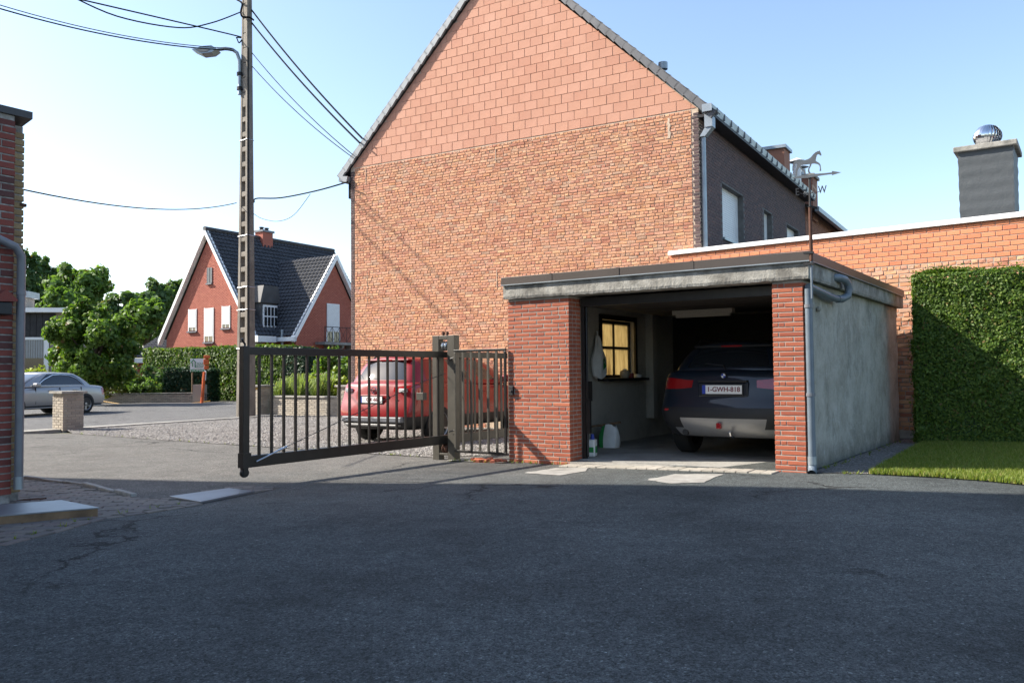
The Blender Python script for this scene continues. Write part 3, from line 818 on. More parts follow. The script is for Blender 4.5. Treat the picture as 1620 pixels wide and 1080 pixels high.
for o in list(wv.children_recursive):
    k = 1.0 if o.name.split('.')[0] in ('rod', 'lower_rod', 'bracket', 'spindle') else .48
    for v in o.data.vertices:
        c = v.co; v.co = (VC.x + (c.x - VC.x) * k, VC.y + (c.y - VC.y) * k, _vz(c.z))

# ------------------------------------------------------------------ GABLE HOUSE
HR, HLf = Vector((3.79, 16.62)), Vector((-4.13, 21.38))
HXv = (HR - HLf); HW = HXv.length; HXv.normalize()
HB, HE, HAP = -.25, 6.38, 10.76
ho = thing('gable_house', 'end house of the row with tall orange brick gable and clay block top', 'house', (HLf.x, HLf.y, 0), math.atan2(HXv.y, HXv.x))
HWm = wm(ho)
def roofz(u): return HE + (HAP - HE) * (1 - abs(u - HW / 2) / (HW / 2))
m = MB(); m.prism([(0.002, HB), (HW - .002, HB), (HW - .002, HE), (HW / 2, HAP - .05), (0.002, HE)], .011, .25, axis='y')
gw = m.build('gable_wall', MT['mortar_warm'], ho)
HD = 10.0
JX0, JX1 = .14, HW - .15
ZB = 6.40                              # start of the block courses
hidden = lambda x, y: y > 640 or (x > 812 and y > 480) or (x > 905 and y > 450) or (x > 1110)
rc = courses(JX0, JX1, HB, ZB - .005, .195, .053, .012, 'rowmix', seed=4)
rc = [r for r in rc if r[2] > .35 or r[0] < 4]
lay(ho, gw, rc, MT['brick_rough'], d=.06, b=.006, jit=.004, wob=.004, nmax=300, hide=hidden, stuff='rough_brickwork')
# clay blocks, cut to the roof line
BLK, BHT, BJN = .30, .195, .010
k = 0; v = ZB; blocks = []
while v < HAP:
    u = -.2 - (.155 if k % 2 else 0)
    while u < HW + .3:
        blocks.append((u, u + BLK, v, v + BHT)); u += BLK + BJN
    v += BHT + BJN; k += 1
def clip_block(r):
    """polygon of a block under the roof slope"""
    lo, hi = 0.0, HW; P = []
    def cl(poly, f):
        out = []
        for i, a in enumerate(poly):
            b = poly[(i + 1) % len(poly)]; fa, fb = f(a), f(b)
            if fa >= 0: out.append(a)
            if (fa >= 0) != (fb >= 0):
                t = fa / (fa - fb); out.append((a[0] + (b[0] - a[0]) * t, a[1] + (b[1] - a[1]) * t))
        return out
    sl = (HAP - HE) / (HW / 2)
    poly = [(r[0], r[2]), (r[1], r[2]), (r[1], r[3]), (r[0], r[3])]
    for f in (lambda p: HE - .02 + sl * p[0] - p[1], lambda p: HE - .02 + sl * (HW - p[0]) - p[1], lambda p: p[0] - .01, lambda p: HW - .01 - p[0]):
        if poly: poly = cl(poly, f)
    return poly
whole, cut = [], []
for r in blocks:
    p = clip_block(r)
    if len(p) < 3: continue
    ar_ = abs(sum(p[i][0] * p[(i+1) % len(p)][1] - p[(i+1) % len(p)][0] * p[i][1] for i in range(len(p)))) / 2
    if ar_ > .98 * BLK * BHT: whole.append(r)
    elif ar_ > .003: cut.append(p)
lay(ho, gw, whole, MT['block'], d=.06, b=.004, jit=.0015, wob=.0015, nmax=250, name='block', stuff='upper_blocks')
n = 0
for p in cut:
    m = MB(); m.prism(p, .002, .06, axis='y')
    c = HWm @ Vector((p[0][0], 0, p[0][1]))
    if inview(c) and n < 50:
        n += 1; m.build('block', MT['block'], gw, bevel=.003)
# dark brick quoins at both edges
q = courses(0.0, .125, HB, HE - .02, .3, .053, .012, 'half')
qq = []
for i, r in enumerate(q): qq.append((0.0, .125 if i % 2 else .075, r[2], r[3])); qq.append((.137 if i % 2 else .087, .135 if i % 2 else .13, r[2], r[3]))
qq = [r for r in qq if r[1] - r[0] > .02]
lay(ho, gw, qq, MT['brick_dark'], d=.05, b=.004, jit=.002, nmax=60, stuff='dark_brickwork', hide=lambda x, y: y > 560)
qq = [(HW - .135 + (.0 if i % 2 else .03), HW, r[2], r[3]) for i, r in enumerate(q)]
lay(ho, gw, qq, MT['brick_dark'], Matrix.Translation((0, .004, 0)), d=.05, b=.004, jit=.003, nmax=60, stuff='dark_brickwork', hide=lambda x, y: y > 395)
# mortar smears and wall anchors
for (px, py, w, h) in ((1058, 203, .06, .42), (784, 246, .012, .3), (579, 280, .010, .4), (581, 455, .010, .8), (786, 440, .014, .4)):
    rr = ray(px, py); O = Vector((0, 0, EYE)); nrm = Vector((-HXv.y, HXv.x, 0)); t = (Vector((HLf.x, HLf.y, 0)) - O).dot(nrm) / rr.dot(nrm)
    lp = HWm.inverted() @ (O + rr * t)
    m = MB(); pts = []
    for s in range(9):
        a = s / 8
        pts.append((lp.x + w * .5 + rn.uniform(-.3, .3) * w, lp.z + h * (a - .5)))
    for s in reversed(range(9)):
        a = s / 8
        pts.append((lp.x - w * .5 + rn.uniform(-.3, .3) * w, lp.z + h * (a - .5)))
    m.prism(pts, -.007, .02, axis='y'); m.build('mortar_smear', MT['mortar_warm'], gw)
# side wall with shutters
HOLES = [(1.55, 3.2, 3.98, 5.16), (5.1, 5.9, 3.98, 5.16), (7.6, 9.05, 3.98, 5.16)]
m = MB()
for a, b, c, d in wall_rects(.26, HD, HB, HE - .02, HOLES): m.box(HW - .25, HW - .008, a, b, c, d)
sw = m.build('side_wall', MT['mortar_dark'], ho)
def keep_side(u, v, a, b):
    return not any(h[0] - .01 < b and a < h[1] + .01 and h[2] - .03 < v < h[3] + .03 for h in HOLES)
rc = courses(.06, HD, 2.2, HE - .03, .2, .053, .011, 'half', keep_side)
lay(ho, sw, rc, MT['brick_dark'], Matrix.Translation((HW, 0, 0)) @ ROTX(), d=.05, b=.004, jit=.002, nmax=300, stuff='dark_brickwork', hide=lambda x, y: y > 395 or x > 1400)
for h in HOLES:
    m = MB()
    nsl = 22
    for k in range(nsl):
        z0 = h[2] + .04 + (h[3] - h[2] - .08) * k / nsl
        m.box(HW - .17, HW - .155, h[0] + .05, h[1] - .05, z0, z0 + (h[3] - h[2] - .08) / nsl - .006)
    m.box(HW - .19, HW - .172, h[0] + .03, h[1] - .03, h[2] + .03, h[3] - .03)
    s = m.build('window', MT['shutter'], ho)
    m = MB(); m.box(HW - .2, HW - .14, h[0], h[0] + .05, h[2], h[3]); m.box(HW - .2, HW - .14, h[1] - .05, h[1], h[2], h[3]); m.box(HW - .2, HW - .14, h[0] + .05, h[1] - .05, h[3] - .05, h[3])
    m.build('frame', MT['white'], s)
    m = MB(); m.box(HW - .2, HW + .04, h[0] - .02, h[1] + .02, h[2] - .05, h[2]); m.build('sill', MT['zinc'], s)
    m = MB(); m.box(HW - .24, HW - .2, h[0], h[1], h[2], h[3]); m.build('glass', MT['glass'], s)
# back and left walls
m = MB(); m.box(.005, .2, .26, HD, HB, HE); m.build('rear_wall', MT['brick_dark'], ho)
# roof
OV = .10
sl = (HAP - HE) / (HW / 2)
m = MB()
e = .28
m.prism([(-e, HE - sl * e + .08), (HW / 2, HAP + .08), (HW + e, HE - sl * e + .08), (HW + e, HE - sl * e + .14), (HW / 2, HAP + .16), (-e, HE - sl * e + .14)], -.02, HD + .02, axis='y')
rf = m.build('roof', MT['tile_dark'], ho)
# verge tiles up both slopes
def verge(side, n, mt):
    slen = math.hypot(HW / 2 + e, HAP - HE + sl * e); pitch_ = math.atan2(HAP - HE, HW / 2); stp = slen / n
    for k in range(n):
        m = MB()
        M = Matrix.Translation((-e if side < 0 else HW + e, 0, HE - sl * e + .05)) @ Matrix.Rotation(-pitch_ if side < 0 else math.pi + pitch_, 4, 'Y')
        zs = 1 if side < 0 else -1
        a, b = k * stp - .03, (k + 1) * stp
        pts = [(a, -.03), (b, .0), (b, .105), (a, .145)]
        P = [(x, zs * z) for x, z in pts]
        m.prism(P, -.085, -.022, axis='y'); m.box(a, b, -.085, .18, min(zs * .115, zs * .137), max(zs * .115, zs * .137))
        m.v = [tuple(M @ Vector(v)) for v in m.v]
        m.build('verge_tile', mt, rf)
verge(-1, 26, MT['tile_pale']); verge(1, 26, MT['tile_grey'])
# gutter and downpipe on the right eave
gz = HE - .03
m = MB()
m.prism([(HW + .12, gz - .10), (HW + .30, gz - .10), (HW + .33, gz + .03), (HW + .31, gz + .03), (HW + .285, gz - .08), (HW + .135, gz - .08), (HW + .12, gz + .03)], -.12, HD, axis='y')
m.box(HW + .12, HW + .32, -.135, -.118, gz - .10, gz + .05)
gu = m.build('gutter', MT['zinc'], ho)
for k in range(20):
    m = MB(); y = .2 + k * .5; m.box(HW + .305, HW + .337, y, y + .03, gz - .10, gz + .038); m.build('gutter_bracket', MT['pvc_dark'], gu)
m = MB(); m.box(HW - .02, HW + .30, .0, HD, gz - .16, gz - .105); m.build('soffit', MT['darkiron'], ho)
m = MB(); m.box(HW + .13, HW + .29, -.02, .18, gz - .38, gz - .10); m.prism([(HW + .02, gz - .55), (HW + .13, gz - .55), (HW + .29, gz - .38), (HW + .13, gz - .38)], 0.0, .16, axis='y')
m.tube([(HW + .065, .09, gz - .5), (HW + .065, .09, HB)], .05, 14)
m.build('downpipe', MT['zinc'], ho, smooth=True)
# left eave bits
m = MB(); m.prism([(-.33, HE - .30), (-.06, HE - .34), (-.02, HE - .2), (-.30, HE - .16)], -.1, HD, axis='y'); m.build('gutter', MT['tile_pale'], ho)
m = MB(); m.box(-.09, -.01, .02, .1, HE - .75, HE - .34); m.build('downpipe', MT['wire'], ho)
# flue on the roof, chimneys on the ridge further back
def on_roof(u, y): return HE + .12 + sl * (HW - u if u > HW / 2 else u)
m = MB(); u = HW * .885; z = on_roof(u, 2.4) - .30; m.tube([(u, .9, z - .3), (u, .9, z + .42)], .055, 14); m.lathe([(.0, z + .60), (.10, z + .60), (.10, z + .45), (.0, z + .45)], 16, (u, .9, 0))
m.build('flue', MT['zinc'], ho, smooth=True)
def chim(name, parent, u, y, z0, z1, w, d, mt, cap):
    m = MB(); m.box(u - w/2, u + w/2, y - d/2, y + d/2, z0, z1); c = m.build(name, mt, parent)
    m = MB(); m.box(u - w/2 - .06, u + w/2 + .06, y - d/2 - .06, y + d/2 + .06, z1 + .001, z1 + .09); m.build('chimney_cap', cap, c)
    return c
chim('chimney', ho, HW - .45, 8.2, HE - .2, HE + 1.0, .7, .7, MT['brick_brown'], MT['zinc'])
m = MB(); m.tube([(HW - .15, 9.7, HE), (HW - .15, 9.7, HE + .95)], .12, 14); m.lathe([(0, HE + 1.12), (.24, HE + 1.02), (.24, HE + .99), (0, HE + .99)], 16, (HW - .15, 9.7, 0)); m.build('flue', MT['shutter'], ho, smooth=True)
# next houses of the row
nh = thing('brown_row_house', 'brown brick house attached behind the dark-walled gable house', 'house', HWm @ Vector((0, HD, 0)), ho.rotation_euler[2])
m = MB(); m.box(HW - 4, HW - .02, .03, 6.5, HB, HE - .25); w_ = m.build('wall', MT['mortar_dark'], nh)
lay(nh, w_, courses(.04, 6.5, 2.5, HE - .26, .2, .053, .011, 'half'), MT['brick_brown'], Matrix.Translation((HW, 0, 0)) @ ROTX(), d=.05, nmax=0)
m = MB(); m.prism([(HW - 6, HE + 2.2), (HW - .0, HE - .32), (HW + .35, HE - .45), (HW + .35, HE - .38), (HW - 6, HE + 2.3)], .03, 6.55, axis='y'); m.build('roof', MT['tile_dark'], nh)
m = MB(); m.box(HW + .28, HW + .40, .03, 6.5, HE - .5, HE - .36); m.build('gutter', MT['zinc'], nh)
m = MB(); m.box(HW - .03, HW + .015, 2.6, 3.2, 4.3, 5.0); m.build('window', MT['zinc'], nh)
m = MB(); m.box(HW - .02, HW + 2.2, 1.0, 4.5, 3.6, 3.75); m.build('canopy', MT['zinc'], nh)
chim('chimney', nh, HW - .3, 1.2, HE - .6, HE + .75, .75, .75, MT['brick_brown'], MT['slab'])
m = MB(); m.tube([(HW - .3, 1.2, HE + .8), (HW - .3, 1.2, HE + 1.1)], .1, 12); m.lathe([(0, HE + 1.24), (.2, HE + 1.16), (0, HE + 1.13)], 14, (HW - .3, 1.2, 0)); m.build('flue', MT['zinc'], nh)
fh = thing('orange_row_house', 'small far house with orange chimney and brown tiles behind the row', 'house', HWm @ Vector((HW, 18.5, 0)), ho.rotation_euler[2])
m = MB(); m.box(-4, 0.9, 0, 8, HB, 5.1); m.build('wall', MT['brick_brown'], fh)
m = MB(); m.prism([(-4, 7.6), (1.3, 4.9), (1.3, 5.02), (-4, 7.75)], -.2, 8, axis='y'); m.build('roof', MT['wood'], fh)
m = MB(); m.box(.88, .95, -.15, .05, 3.4, 5.1); m.build('corner_board', MT['white'], fh)
chim('chimney', fh, .3, 2.2, 5.0, 6.6, .9, .9, MT['brick_annex'], MT['slab'])

# ------------------------------------------------------------------ ANNEX (flat roof, white coping)
AX = Vector((.766, -.643)).normalized(); AO = Vector((3.23, 16.86))
an = thing('flat_roof_annex', 'low orange brick annex with white coping behind the garage', 'annex', (AO.x, AO.y, 0), math.atan2(AX.y, AX.x))
AWm = wm(an); AL = 11.0; ATOP = 3.44
m = MB(); m.box(0.0, AL, .008, .25, -.2, ATOP - .01); aw = m.build('wall', MT['mortar'], an)
top = courses(0, AL, ATOP - 7 * .083, ATOP, .188, .071, .012, 'half')
lay(an, aw, top, MT['brick_annex'], d=.07, b=.004, jit=.001, wob=.001, nmax=220, hide=lambda x, y: y > 440)
low = courses(0, AL, ATOP - 7 * .083 - 38 * .073 - .004, ATOP - 7 * .083, .2, .062, .011, 'rowmix', seed=9)
lay(an, aw, low, MT['brick_rough'], d=.07, b=.006, jit=.005, wob=.004, nmax=80, hide=lambda x, y: y > 478 or (x > 1452 and y > 428), stuff='rough_brickwork')
m = MB(); m.box(-.03, 5.2, -.05, .32, ATOP + .002, ATOP + .085); m.build('coping', MT['cope'], an, bevel=.006)
m = MB(); m.box(5.203, AL, -.051, .32, ATOP + .002, ATOP + .086); m.build('coping', MT['cope'], an, bevel=.006)
m = MB(); m.box(0.02, AL, .3, 6.0, ATOP - .3, ATOP - .05); m.build('flat_roof', MT['tile_dark'], an)
m = MB(); m.box(AL - .25, AL, .26, 6, -.2, ATOP); m.build('end_wall', MT['brick_annex'], an)
# painted chimney with turbine cowl
c0 = AWm.inverted() @ at(1566, 338, 14.3)
W2 = .40; DP = .48
mch = N('dark_grey_chimney_paint'); mch.col((.058, .066, .072)); mch.set(Roughness=.6)
bt = mch.n('TexBrick'); bt.inputs['Scale'].default_value = 1.0
mch.bump(mch.math('ADD', mch.noise(9, 3), mch.noise(26, 4)), .3, .012); MT['chim'] = mch.mat
m = MB(); nn = 26; chz0, chz1 = ATOP - .2, at(1557, 245, 14.3).z
CT = Matrix.Translation((c0.x, c0.y, 0)) @ Matrix.Rotation(R(5), 4, 'Z')
rows = []
for j in range(30):
    z = chz0 + (chz1 - chz0) * j / 29; row = []
    tp = 1 + .02 * j / 29
    for (x, y) in [(-W2 + 2 * W2 * i / 20, -DP) for i in range(20)] + [(W2, -DP + 2 * DP * i / 20) for i in range(20)] + [(W2 - 2 * W2 * i / 20, DP) for i in range(20)] + [(-W2, DP - 2 * DP * i / 20) for i in range(20)] + [(-W2, -DP)]:
        dd = .005 * math.sin(z * 88) * (.4 + .6 * abs(math.sin(x * 9 + z * 3))) + rn.uniform(-.0015, .0015)
        row.append(tuple(CT @ Vector((x * tp + (dd if abs(abs(x) - W2) < .01 else 0), y * tp + (dd if abs(abs(y) - DP) < .01 else 0), z))))
    row[-1] = row[0]; rows.append(row)
m.grid(rows); ch = m.build('chimney', MT['chim'], an, smooth=True)
m = MB(); m.box(-W2 - .07, W2 + .07, -DP - .07, DP + .07, chz1 - .005, chz1 + .085, M=CT); m.build('chimney_cap', MT['slab'], ch, bevel=.012)
m = MB(); cz = chz1 + .085
vv = []
for k in range(24):
    a = 2 * math.pi * k / 24; tw = .35
    rows = [[] for _ in range(2)]
    for j in range(9):
        t = j / 8; rr_ = .10 + .125 * math.sin(math.pi * (.12 + .80 * t)) ; zz_ = cz + .07 + .33 * t
        for q, da in ((0, 0), (1, .30)):
            ang = a + da + tw * t; ro = rr_ * (1.0 if q == 0 else .90)
            rows[q].append(tuple(CT @ Vector((math.cos(ang) * ro, math.sin(ang) * ro, zz_))))
    m.grid(rows)
m.lathe([(.0, cz + .43), (.08, cz + .42), (.13, cz + .395), (.12, cz + .38)], 20, tuple(CT @ Vector((0, 0, 0))))
m.lathe([(.12, cz), (.12, cz + .075), (.14, cz + .08), (.14, cz + .05)], 20, tuple(CT @ Vector((0, 0, 0))))
m.build('turbine_cowl', MT['chrome'], ch, smooth=True)

# ------------------------------------------------------------------ YARD WALL (house annex on the left edge)
YW0 = XY(17, 797); YW0 = Vector(YW0)
yw = thing('yard_building', 'dark red brick outbuilding corner with tiled coping and grey rain pipe', 'outbuilding', (YW0.x, YW0.y, 0), math.atan2(GY.y, GY.x))
m = MB(); m.box(-4.0, -.008, .006, .11, -.2, 3.66); w1 = m.build('wall', MT['mortar_grey'], yw)
rc = courses(-1.4, 0, -.02, 3.66, .2, .056, .014, 'half')
rc = [(r[0], min(0, r[1]), r[2], r[3]) for r in rc]
lay(yw, w1, rc, MT['brick_yard'], d=.08, b=.004, jit=.003, wob=.003, nmax=140)
m = MB(); m.box(-4.0, .125, .122, .22, -.2, 3.60); w2 = m.build('inner_leaf', MT['mortar_grey'], yw)
rc = courses(-.2, .14, -.02, 3.60, .1, .056, .014, 'half')
lay(yw, w2, [(.02, .14, r[2], r[3]) for r in rc[::3]], MT['brick_buff'], Matrix.Translation((0, .113, 0)), d=.10, b=.006, jit=.003, wob=.003, nmax=60)
m = MB(); m.box(-4.0, -.3, .23, 3.0, -.2, 3.2); m.build('body', MT['brick_yard'], yw)
m = MB(); m.prism([(-.02, 3.66), (.24, 3.61), (.24, 3.64), (.08, 3.74), (-.02, 3.73)], -4.0, .0, axis='x')
m.v = [(x + .15, y, z) for x, y, z in m.v]
m.build('coping', MT['tile_dark'], yw)
m = MB(); m.box(.10, .16, .10, .14, 2.80, 2.83); m.build('hook', MT['rust'], yw)
m = MB(); pxp = .035
m.tube([(pxp, -.075, .06), (pxp, -.075, 2.20), (pxp - .005, -.078, 2.28), (pxp - .06, -.08, 2.36), (pxp - .45, -.08, 2.52), (pxp - 1.5, -.08, 2.92)], .039, 16)
yp = m.build('downpipe', MT['pvc_dark'], yw, smooth=True)
for z in (1.02, 1.90):
    m = MB(); m.tube([(pxp, -.075, z), (pxp, -.075, z + .03)], .044, 14); m.build('pipe_joint', MT['pvc_dark'], yp)
m = MB(); m.tube([(pxp, -.075, .03), (pxp, -.075, .15)], .045, 14); m.build('pipe_shoe', MT['zinc'], yp, smooth=True)
ln = thing('wall_lantern', 'small dark wall lantern with reddish hood on the outbuilding', 'lantern', wm(yw) @ Vector((-.12, -.03, 1.72)), yw.rotation_euler[2])
m = MB(); m.prism([(-.12, .12), (.0, .22), (.10, .13), (.10, .11), (-.12, .10)], -.1, .05, axis='y'); m.build('hood', MT['brick_yard'], ln)
m = MB(); m.box(-.07, .06, -.09, .03, -.02, .098); m.build('lamp_body', MT['black'], ln, bevel=.01)
# raised chequer plate
PA, PB = gp(157, 802, .085), gp(97, 794, .085)
dv = Vector((-.86, -.51, 0)) * 1.15
pl4 = [PA, PB, PB + dv, PA + dv]
rp = thing('raised_plate', 'raised chequer plate lid on a timber rim beside the grey rain pipe', 'cover plate', (PA.x, PA.y, PA.z - .085), 0, 'steel cover plates')
m = MB(); m.prism([(p.x - PA.x, p.y - PA.y) for p in pl4][::1], .075, .085); m.build('plate', MT['checker'], rp)
ct = sum((Vector((p.x - PA.x, p.y - PA.y)) for p in pl4), Vector((0, 0))) / 4
m = MB(); m.prism([tuple(ct + (Vector((p.x - PA.x, p.y - PA.y)) - ct) * .985) for p in pl4], -.02, .073); m.build('rim', MT['wood'], rp)
gr = thing('boot_scraper', 'thin rusty iron bars lying behind the grey rain pipe', 'scraper', gp(50, 793), 0)
for k in range(4):
    m = MB(); m.tube([(-.12, .03 * k - .03, .012), (.10, .03 * k - .01, .02)], .008, 6); m.build('bar', MT['rust'], gr)

# ------------------------------------------------------------------ the dwelling outside the frame that shades the yard
c1, c2 = Vector((-30.0, 15.3)), Vector((-7.3, 8.55))
dx = (c2 - c1).normalized()
dw = thing('dwelling', 'tall brick dwelling beyond the outbuilding whose shade covers the yard', 'house', (c1.x, c1.y, 0), math.atan2(dx.y, dx.x))
LN = (c2 - c1).length
DH = 11.0
m = MB(); m.box(0, LN, -9, 0, -.3, DH); m.build('wall', MT['brick_yard'], dw)
m = MB(); m.box(-.02, LN + .02, -9.02, .02, DH + .001, DH + .12); m.build('roof', MT['zinc'], dw)
for k in range(4):
    for z in (1.2, 4.6):
        m = MB(); m.box(2 + k * 4.5, 3.4 + k * 4.5, .001, .05, z, z + 1.5); m.build('window', MT['glass'], dw)
# ------------------------------------------------------------------ SLIDING GATE
GP0 = Vector((-.95, 11.95)); GROT = ga.rotation_euler[2]       # local x = GX, local y = GY (along the gate)
gt = thing('sliding_gate', 'long black barred cantilever gate standing open beside the garage', 'gate', (GP0.x, GP0.y, 0), GROT)
YN, YT = -3.43, 1.5
def bx(name, mt, par, *a, bevel=.004):
    m = MB(); m.box(*a); return m.build(name, mt, par, bevel=bevel)
bx('top_rail', MT['black_paint'], gt, -.035, .035, YN, YT, 1.325, 1.41)
bx('bottom_rail', MT['black_paint'], gt, -.04, .04, YN, YT, .10, .225)
bx('end_post', MT['black_paint'], gt, -.04, .04, YN - .082, YN - .002, .10, 1.42)
m = MB(); m.box(-.045, .045, YN - .09, YN - .084 + .1, .10, .26); m.box(-.03, .03, YN - .07, YN - .01, .02, .10); es = m.build('end_shoe', MT['black_paint'], gt)
m = MB(); m.lathe([(0, -.025), (.045, -.025), (.05, -.01), (.05, .01), (.045, .025), (0, .025)], 18, (0, YN - .04, .045), 'x'); m.build('wheel', MT['black'], es, smooth=True)
m = MB(); m.tube([(0, YN - .04, 1.42), (0, YN - .035, 1.44), (0, YN - .06, 1.47), (0, YN - .075, 1.50)], .012, 8); m.build('end_hook', MT['black_paint'], gt)
bar = MB(); bar.box(-.012, .012, -.014, .014, .226, 1.324); bme = bar.mesh('bar', MT['black_paint'])
for k in range(29):
    y = YN + .155 + k * .172
    if y > YT - .05 or abs(y) < .03: continue
    o = link(bpy.data.objects.new('bar', bme), gt); o.location = (0, y, 0)
m = MB(); m.tube([(.05, YN + .08, .16), (.05, YN + .38, .255)], .009, 6); m.tube([(.05, YN + .38, .255), (.05, YN + .5, .29)], .014, 6); m.build('turnbuckle', MT['steel'], gt)
m = MB(); m.tube([(.05, YN + .5, .29), (.03, -.5, 1.0), (.03, -.05, 1.1)], .005, 6); m.build('tension_cable', MT['darkiron'], gt)
bx('catch_box', MT['brown_paint'], gt, -.02, .10, -.62, -.54, .74, .84)
# roller portal
po = thing('roller_portal', 'brown steel double post with rollers that carries the sliding gate', 'gate post', (GP0.x, GP0.y, 0), GROT)
zb = g(GP0.x, GP0.y) - .05
for s in (-1, 1):
    x0, x1 = (-.20, -.085) if s < 0 else (.075, .20)
    bx('upright', MT['brown_paint'], po, x0, x1, -.06, .06, zb, 1.64)
bx('head_plate', MT['brown_paint'], po, -.083, .073, -.058, .058, 1.585, 1.638)
bx('foot_plate', MT['brown_paint'], po, -.083, .073, -.058, .058, -.06, -.03)
for z, dz in ((1.49, 'top_roller'), (.03, 'bottom_roller')):
    m = MB()
    for x in (-.035, .02): m.lathe([(0, x), (.065, x), (.07, x + .01), (.055, x + .02), (.07, x + .03), (.065, x + .04), (0, x + .04)], 20, (0, -.0, z), 'x')
    m.tube([(-.083, 0, z), (.073, 0, z)], .012, 8)
    m.build(dz, MT['steel' if z > 1 else 'rust'], po, smooth=True)
for x in (-.04, .03):
    m = MB(); m.lathe([(0, 1.70), (.018, 1.695), (.02, 1.66), (.014, 1.638)], 10, (x, 0, 0)); m.build('bolt', MT['rust'], po)
# infill panel between portal and garage
pn = thing('infill_panel', 'narrow brown barred panel fixed between the roller portal and garage pillar', 'fence panel', (GL.x, GL.y, 0), GROT)
px0, px1, pz0, pz1 = -.86, .035, -.005, 1.43
yp0, yp1 = -.05, -.02
bx('top_bar', MT['black_paint'], pn, px0, px1, yp0, yp1, pz1 - .035, pz1)
bx('bottom_bar', MT['black_paint'], pn, px0, px1, yp0, yp1, pz0, pz0 + .035)
bx('side_bar', MT['brown_paint'], pn, px0, px0 + .035, yp0 + .001, yp1 - .001, pz0 + .036, pz1 - .036)
bx('side_bar', MT['black_paint'], pn, px1 - .035, px1, yp0 + .001, yp1 - .001, pz0 + .036, pz1 - .036)
for k in range(1, 6):
    x = px0 + (px1 - px0 - .03) * k / 6
    bx('bar', MT['brown_paint'], pn, x, x + .028, yp0 + .002, yp1 - .002, pz0 + .036, pz1 - .036, bevel=0)
for z in (.28, 1.3):
    m = MB(); m.tube([(px0 - .09, yp0 + .01, z), (px0, yp0 + .01, z + .02)], .010, 6); m.build('hinge', MT['darkiron'], pn)
# back post that guides the gate's tail
pb = GP0 + GY * 1.62 + GX * -.03
bk = thing('tail_post', 'brown steel post behind the infill panel guiding the gate tail', 'gate post', (pb.x, pb.y, 0), GROT)
bx('post', MT['brown_paint'], bk, .02, .12, -.05, .05, g(*pb) - .05, 1.62); bx('post_cap', MT['zinc'], bk, .015, .125, -.055, .055, 1.621, 1.632)
bx('base_plate', MT['darkiron'], bk, -.02, .16, -.09, .09, g(*pb) - .01, g(*pb) + .015)
sb = thing('broken_bricks', 'loose broken red bricks under the barred infill panel', 'rubble', (*GW(-.35, -.02), g(*GW(-.35, -.02))), GROT)
for k in range(9):
    m = MB(); M = Matrix.Translation((rn.uniform(-.25, .3), rn.uniform(-.05, .12), .02)) @ Matrix.Rotation(rn.uniform(0, 3), 4, 'Z') @ Matrix.Rotation(rn.uniform(-.2, .2), 4, 'X')
    m.box(-.08, .08, -.04, .04, -.03, .025, M=M); m.build('brick', MT['brick_garage'], sb, bevel=.008)
st = sheet('wall_footing', [GW(-.95, -.12), GW(.03, -.1), GW(.03, .35), GW(-.95, .35)], .012, MT['pale'])
lk = thing('gate_lock', 'small dark lock box on the left garage pillar', 'lock', GWm @ Vector((.11, -.03, .86)), GROT)
bx('box', MT['darkiron'], lk, -.03, .03, -.01, .028, -.06, .06); m = MB(); m.lathe([(0, -.03), (.012, -.03), (.014, -.0105), (0, -.0105)], 10, (0, 0, .0), 'y'); m.build('knob', MT['steel'], lk)

# ------------------------------------------------------------------ CONCRETE POLE
PB0 = gp(389, 659)
ue = thing('utility_pole', 'tall pierced concrete utility pole at the edge of the gravel', 'utility pole', PB0, R(-38))
PH = 14.5
def pole_w(z): return .285 - .165 * z / PH
hz = .47
for s in (-1, 1):          # two stiles either side of the holes
    m = MB(); P = []
    for j in range(2):
        z = -.3 + (PH + .3) * j; w = pole_w(z); d = .155 - .075 * z / PH
        xa, xb = sorted((s * w, s * (w * .55)))
        P.append([(xa, -d, z), (xb, -d, z), (xb, d, z), (xa, d, z), (xa, -d, z)])
    m.grid(P)
    m.face([P[1][k] for k in range(4)])
    m.build('stile', MT['pole'], ue)
k = 0; z = .25
while z < PH:
    w = pole_w(z); d = .14 - .07 * z / PH
    hgt = .16 if z < 9.4 else .46
    m = MB(); m.box(-w * .56, w * .56, -d, d, z, z + hgt); m.build('rung', MT['pole'], ue, bevel=.02)
    z += hz
for z in (2.1, 3.3, 4.0, 5.6, 8.6):
    w = pole_w(z) + .012; d = .165 - .075 * z / PH
    m = MB(); m.tube([(-w, -d, z), (w, -d, z + .01), (w, d, z), (-w, d, z + .01), (-w, -d, z)], .012, 6); m.build('strap', MT['steel'], ue)
m = MB(); m.tube([(.30, -.1, .3), (.25, -.08, 4.5), (.17, -.06, 11.5)], .018, 6); m.build('conduit', MT['wire_grey'], ue)
UW = wm(ue)
# street lamp bracketed to the pole
d_l = PB0.y
lp = at(376, 145, d_l)
sl_ = thing('street_lamp', 'flat grey street lamp on a curved arm clamped to the concrete pole', 'street lamp', lp, 0)
def rel(px, py, dy=0.0): return at(px, py, d_l + dy) - lp
m = MB(); m.tube([rel(379, 150), rel(379.5, 118), rel(379, 96), rel(375, 84), rel(368, 79), rel(357, 77), rel(344, 79)], .055, 10); m.build('arm', MT['zinc'], sl_, smooth=True)
H = [rel(307, 81), rel(322, 88), rel(338, 86), rel(346, 80), rel(338, 75), rel(325, 76)]
m = MB(); up = Vector((0, .42, 0))
top = [p + up * .5 for p in H]; bot = [p - up * .5 + Vector((0, 0, -.02)) for p in H]
nb = len(H); cen = sum(H, Vector()) / nb
for i in range(nb):
    j = (i + 1) % nb; m.face([bot[i], bot[j], top[j], top[i]])
m.face(top); m.face(list(reversed(bot))); hd = m.build('lamp_head', MT['zinc'], sl_, bevel=.02)
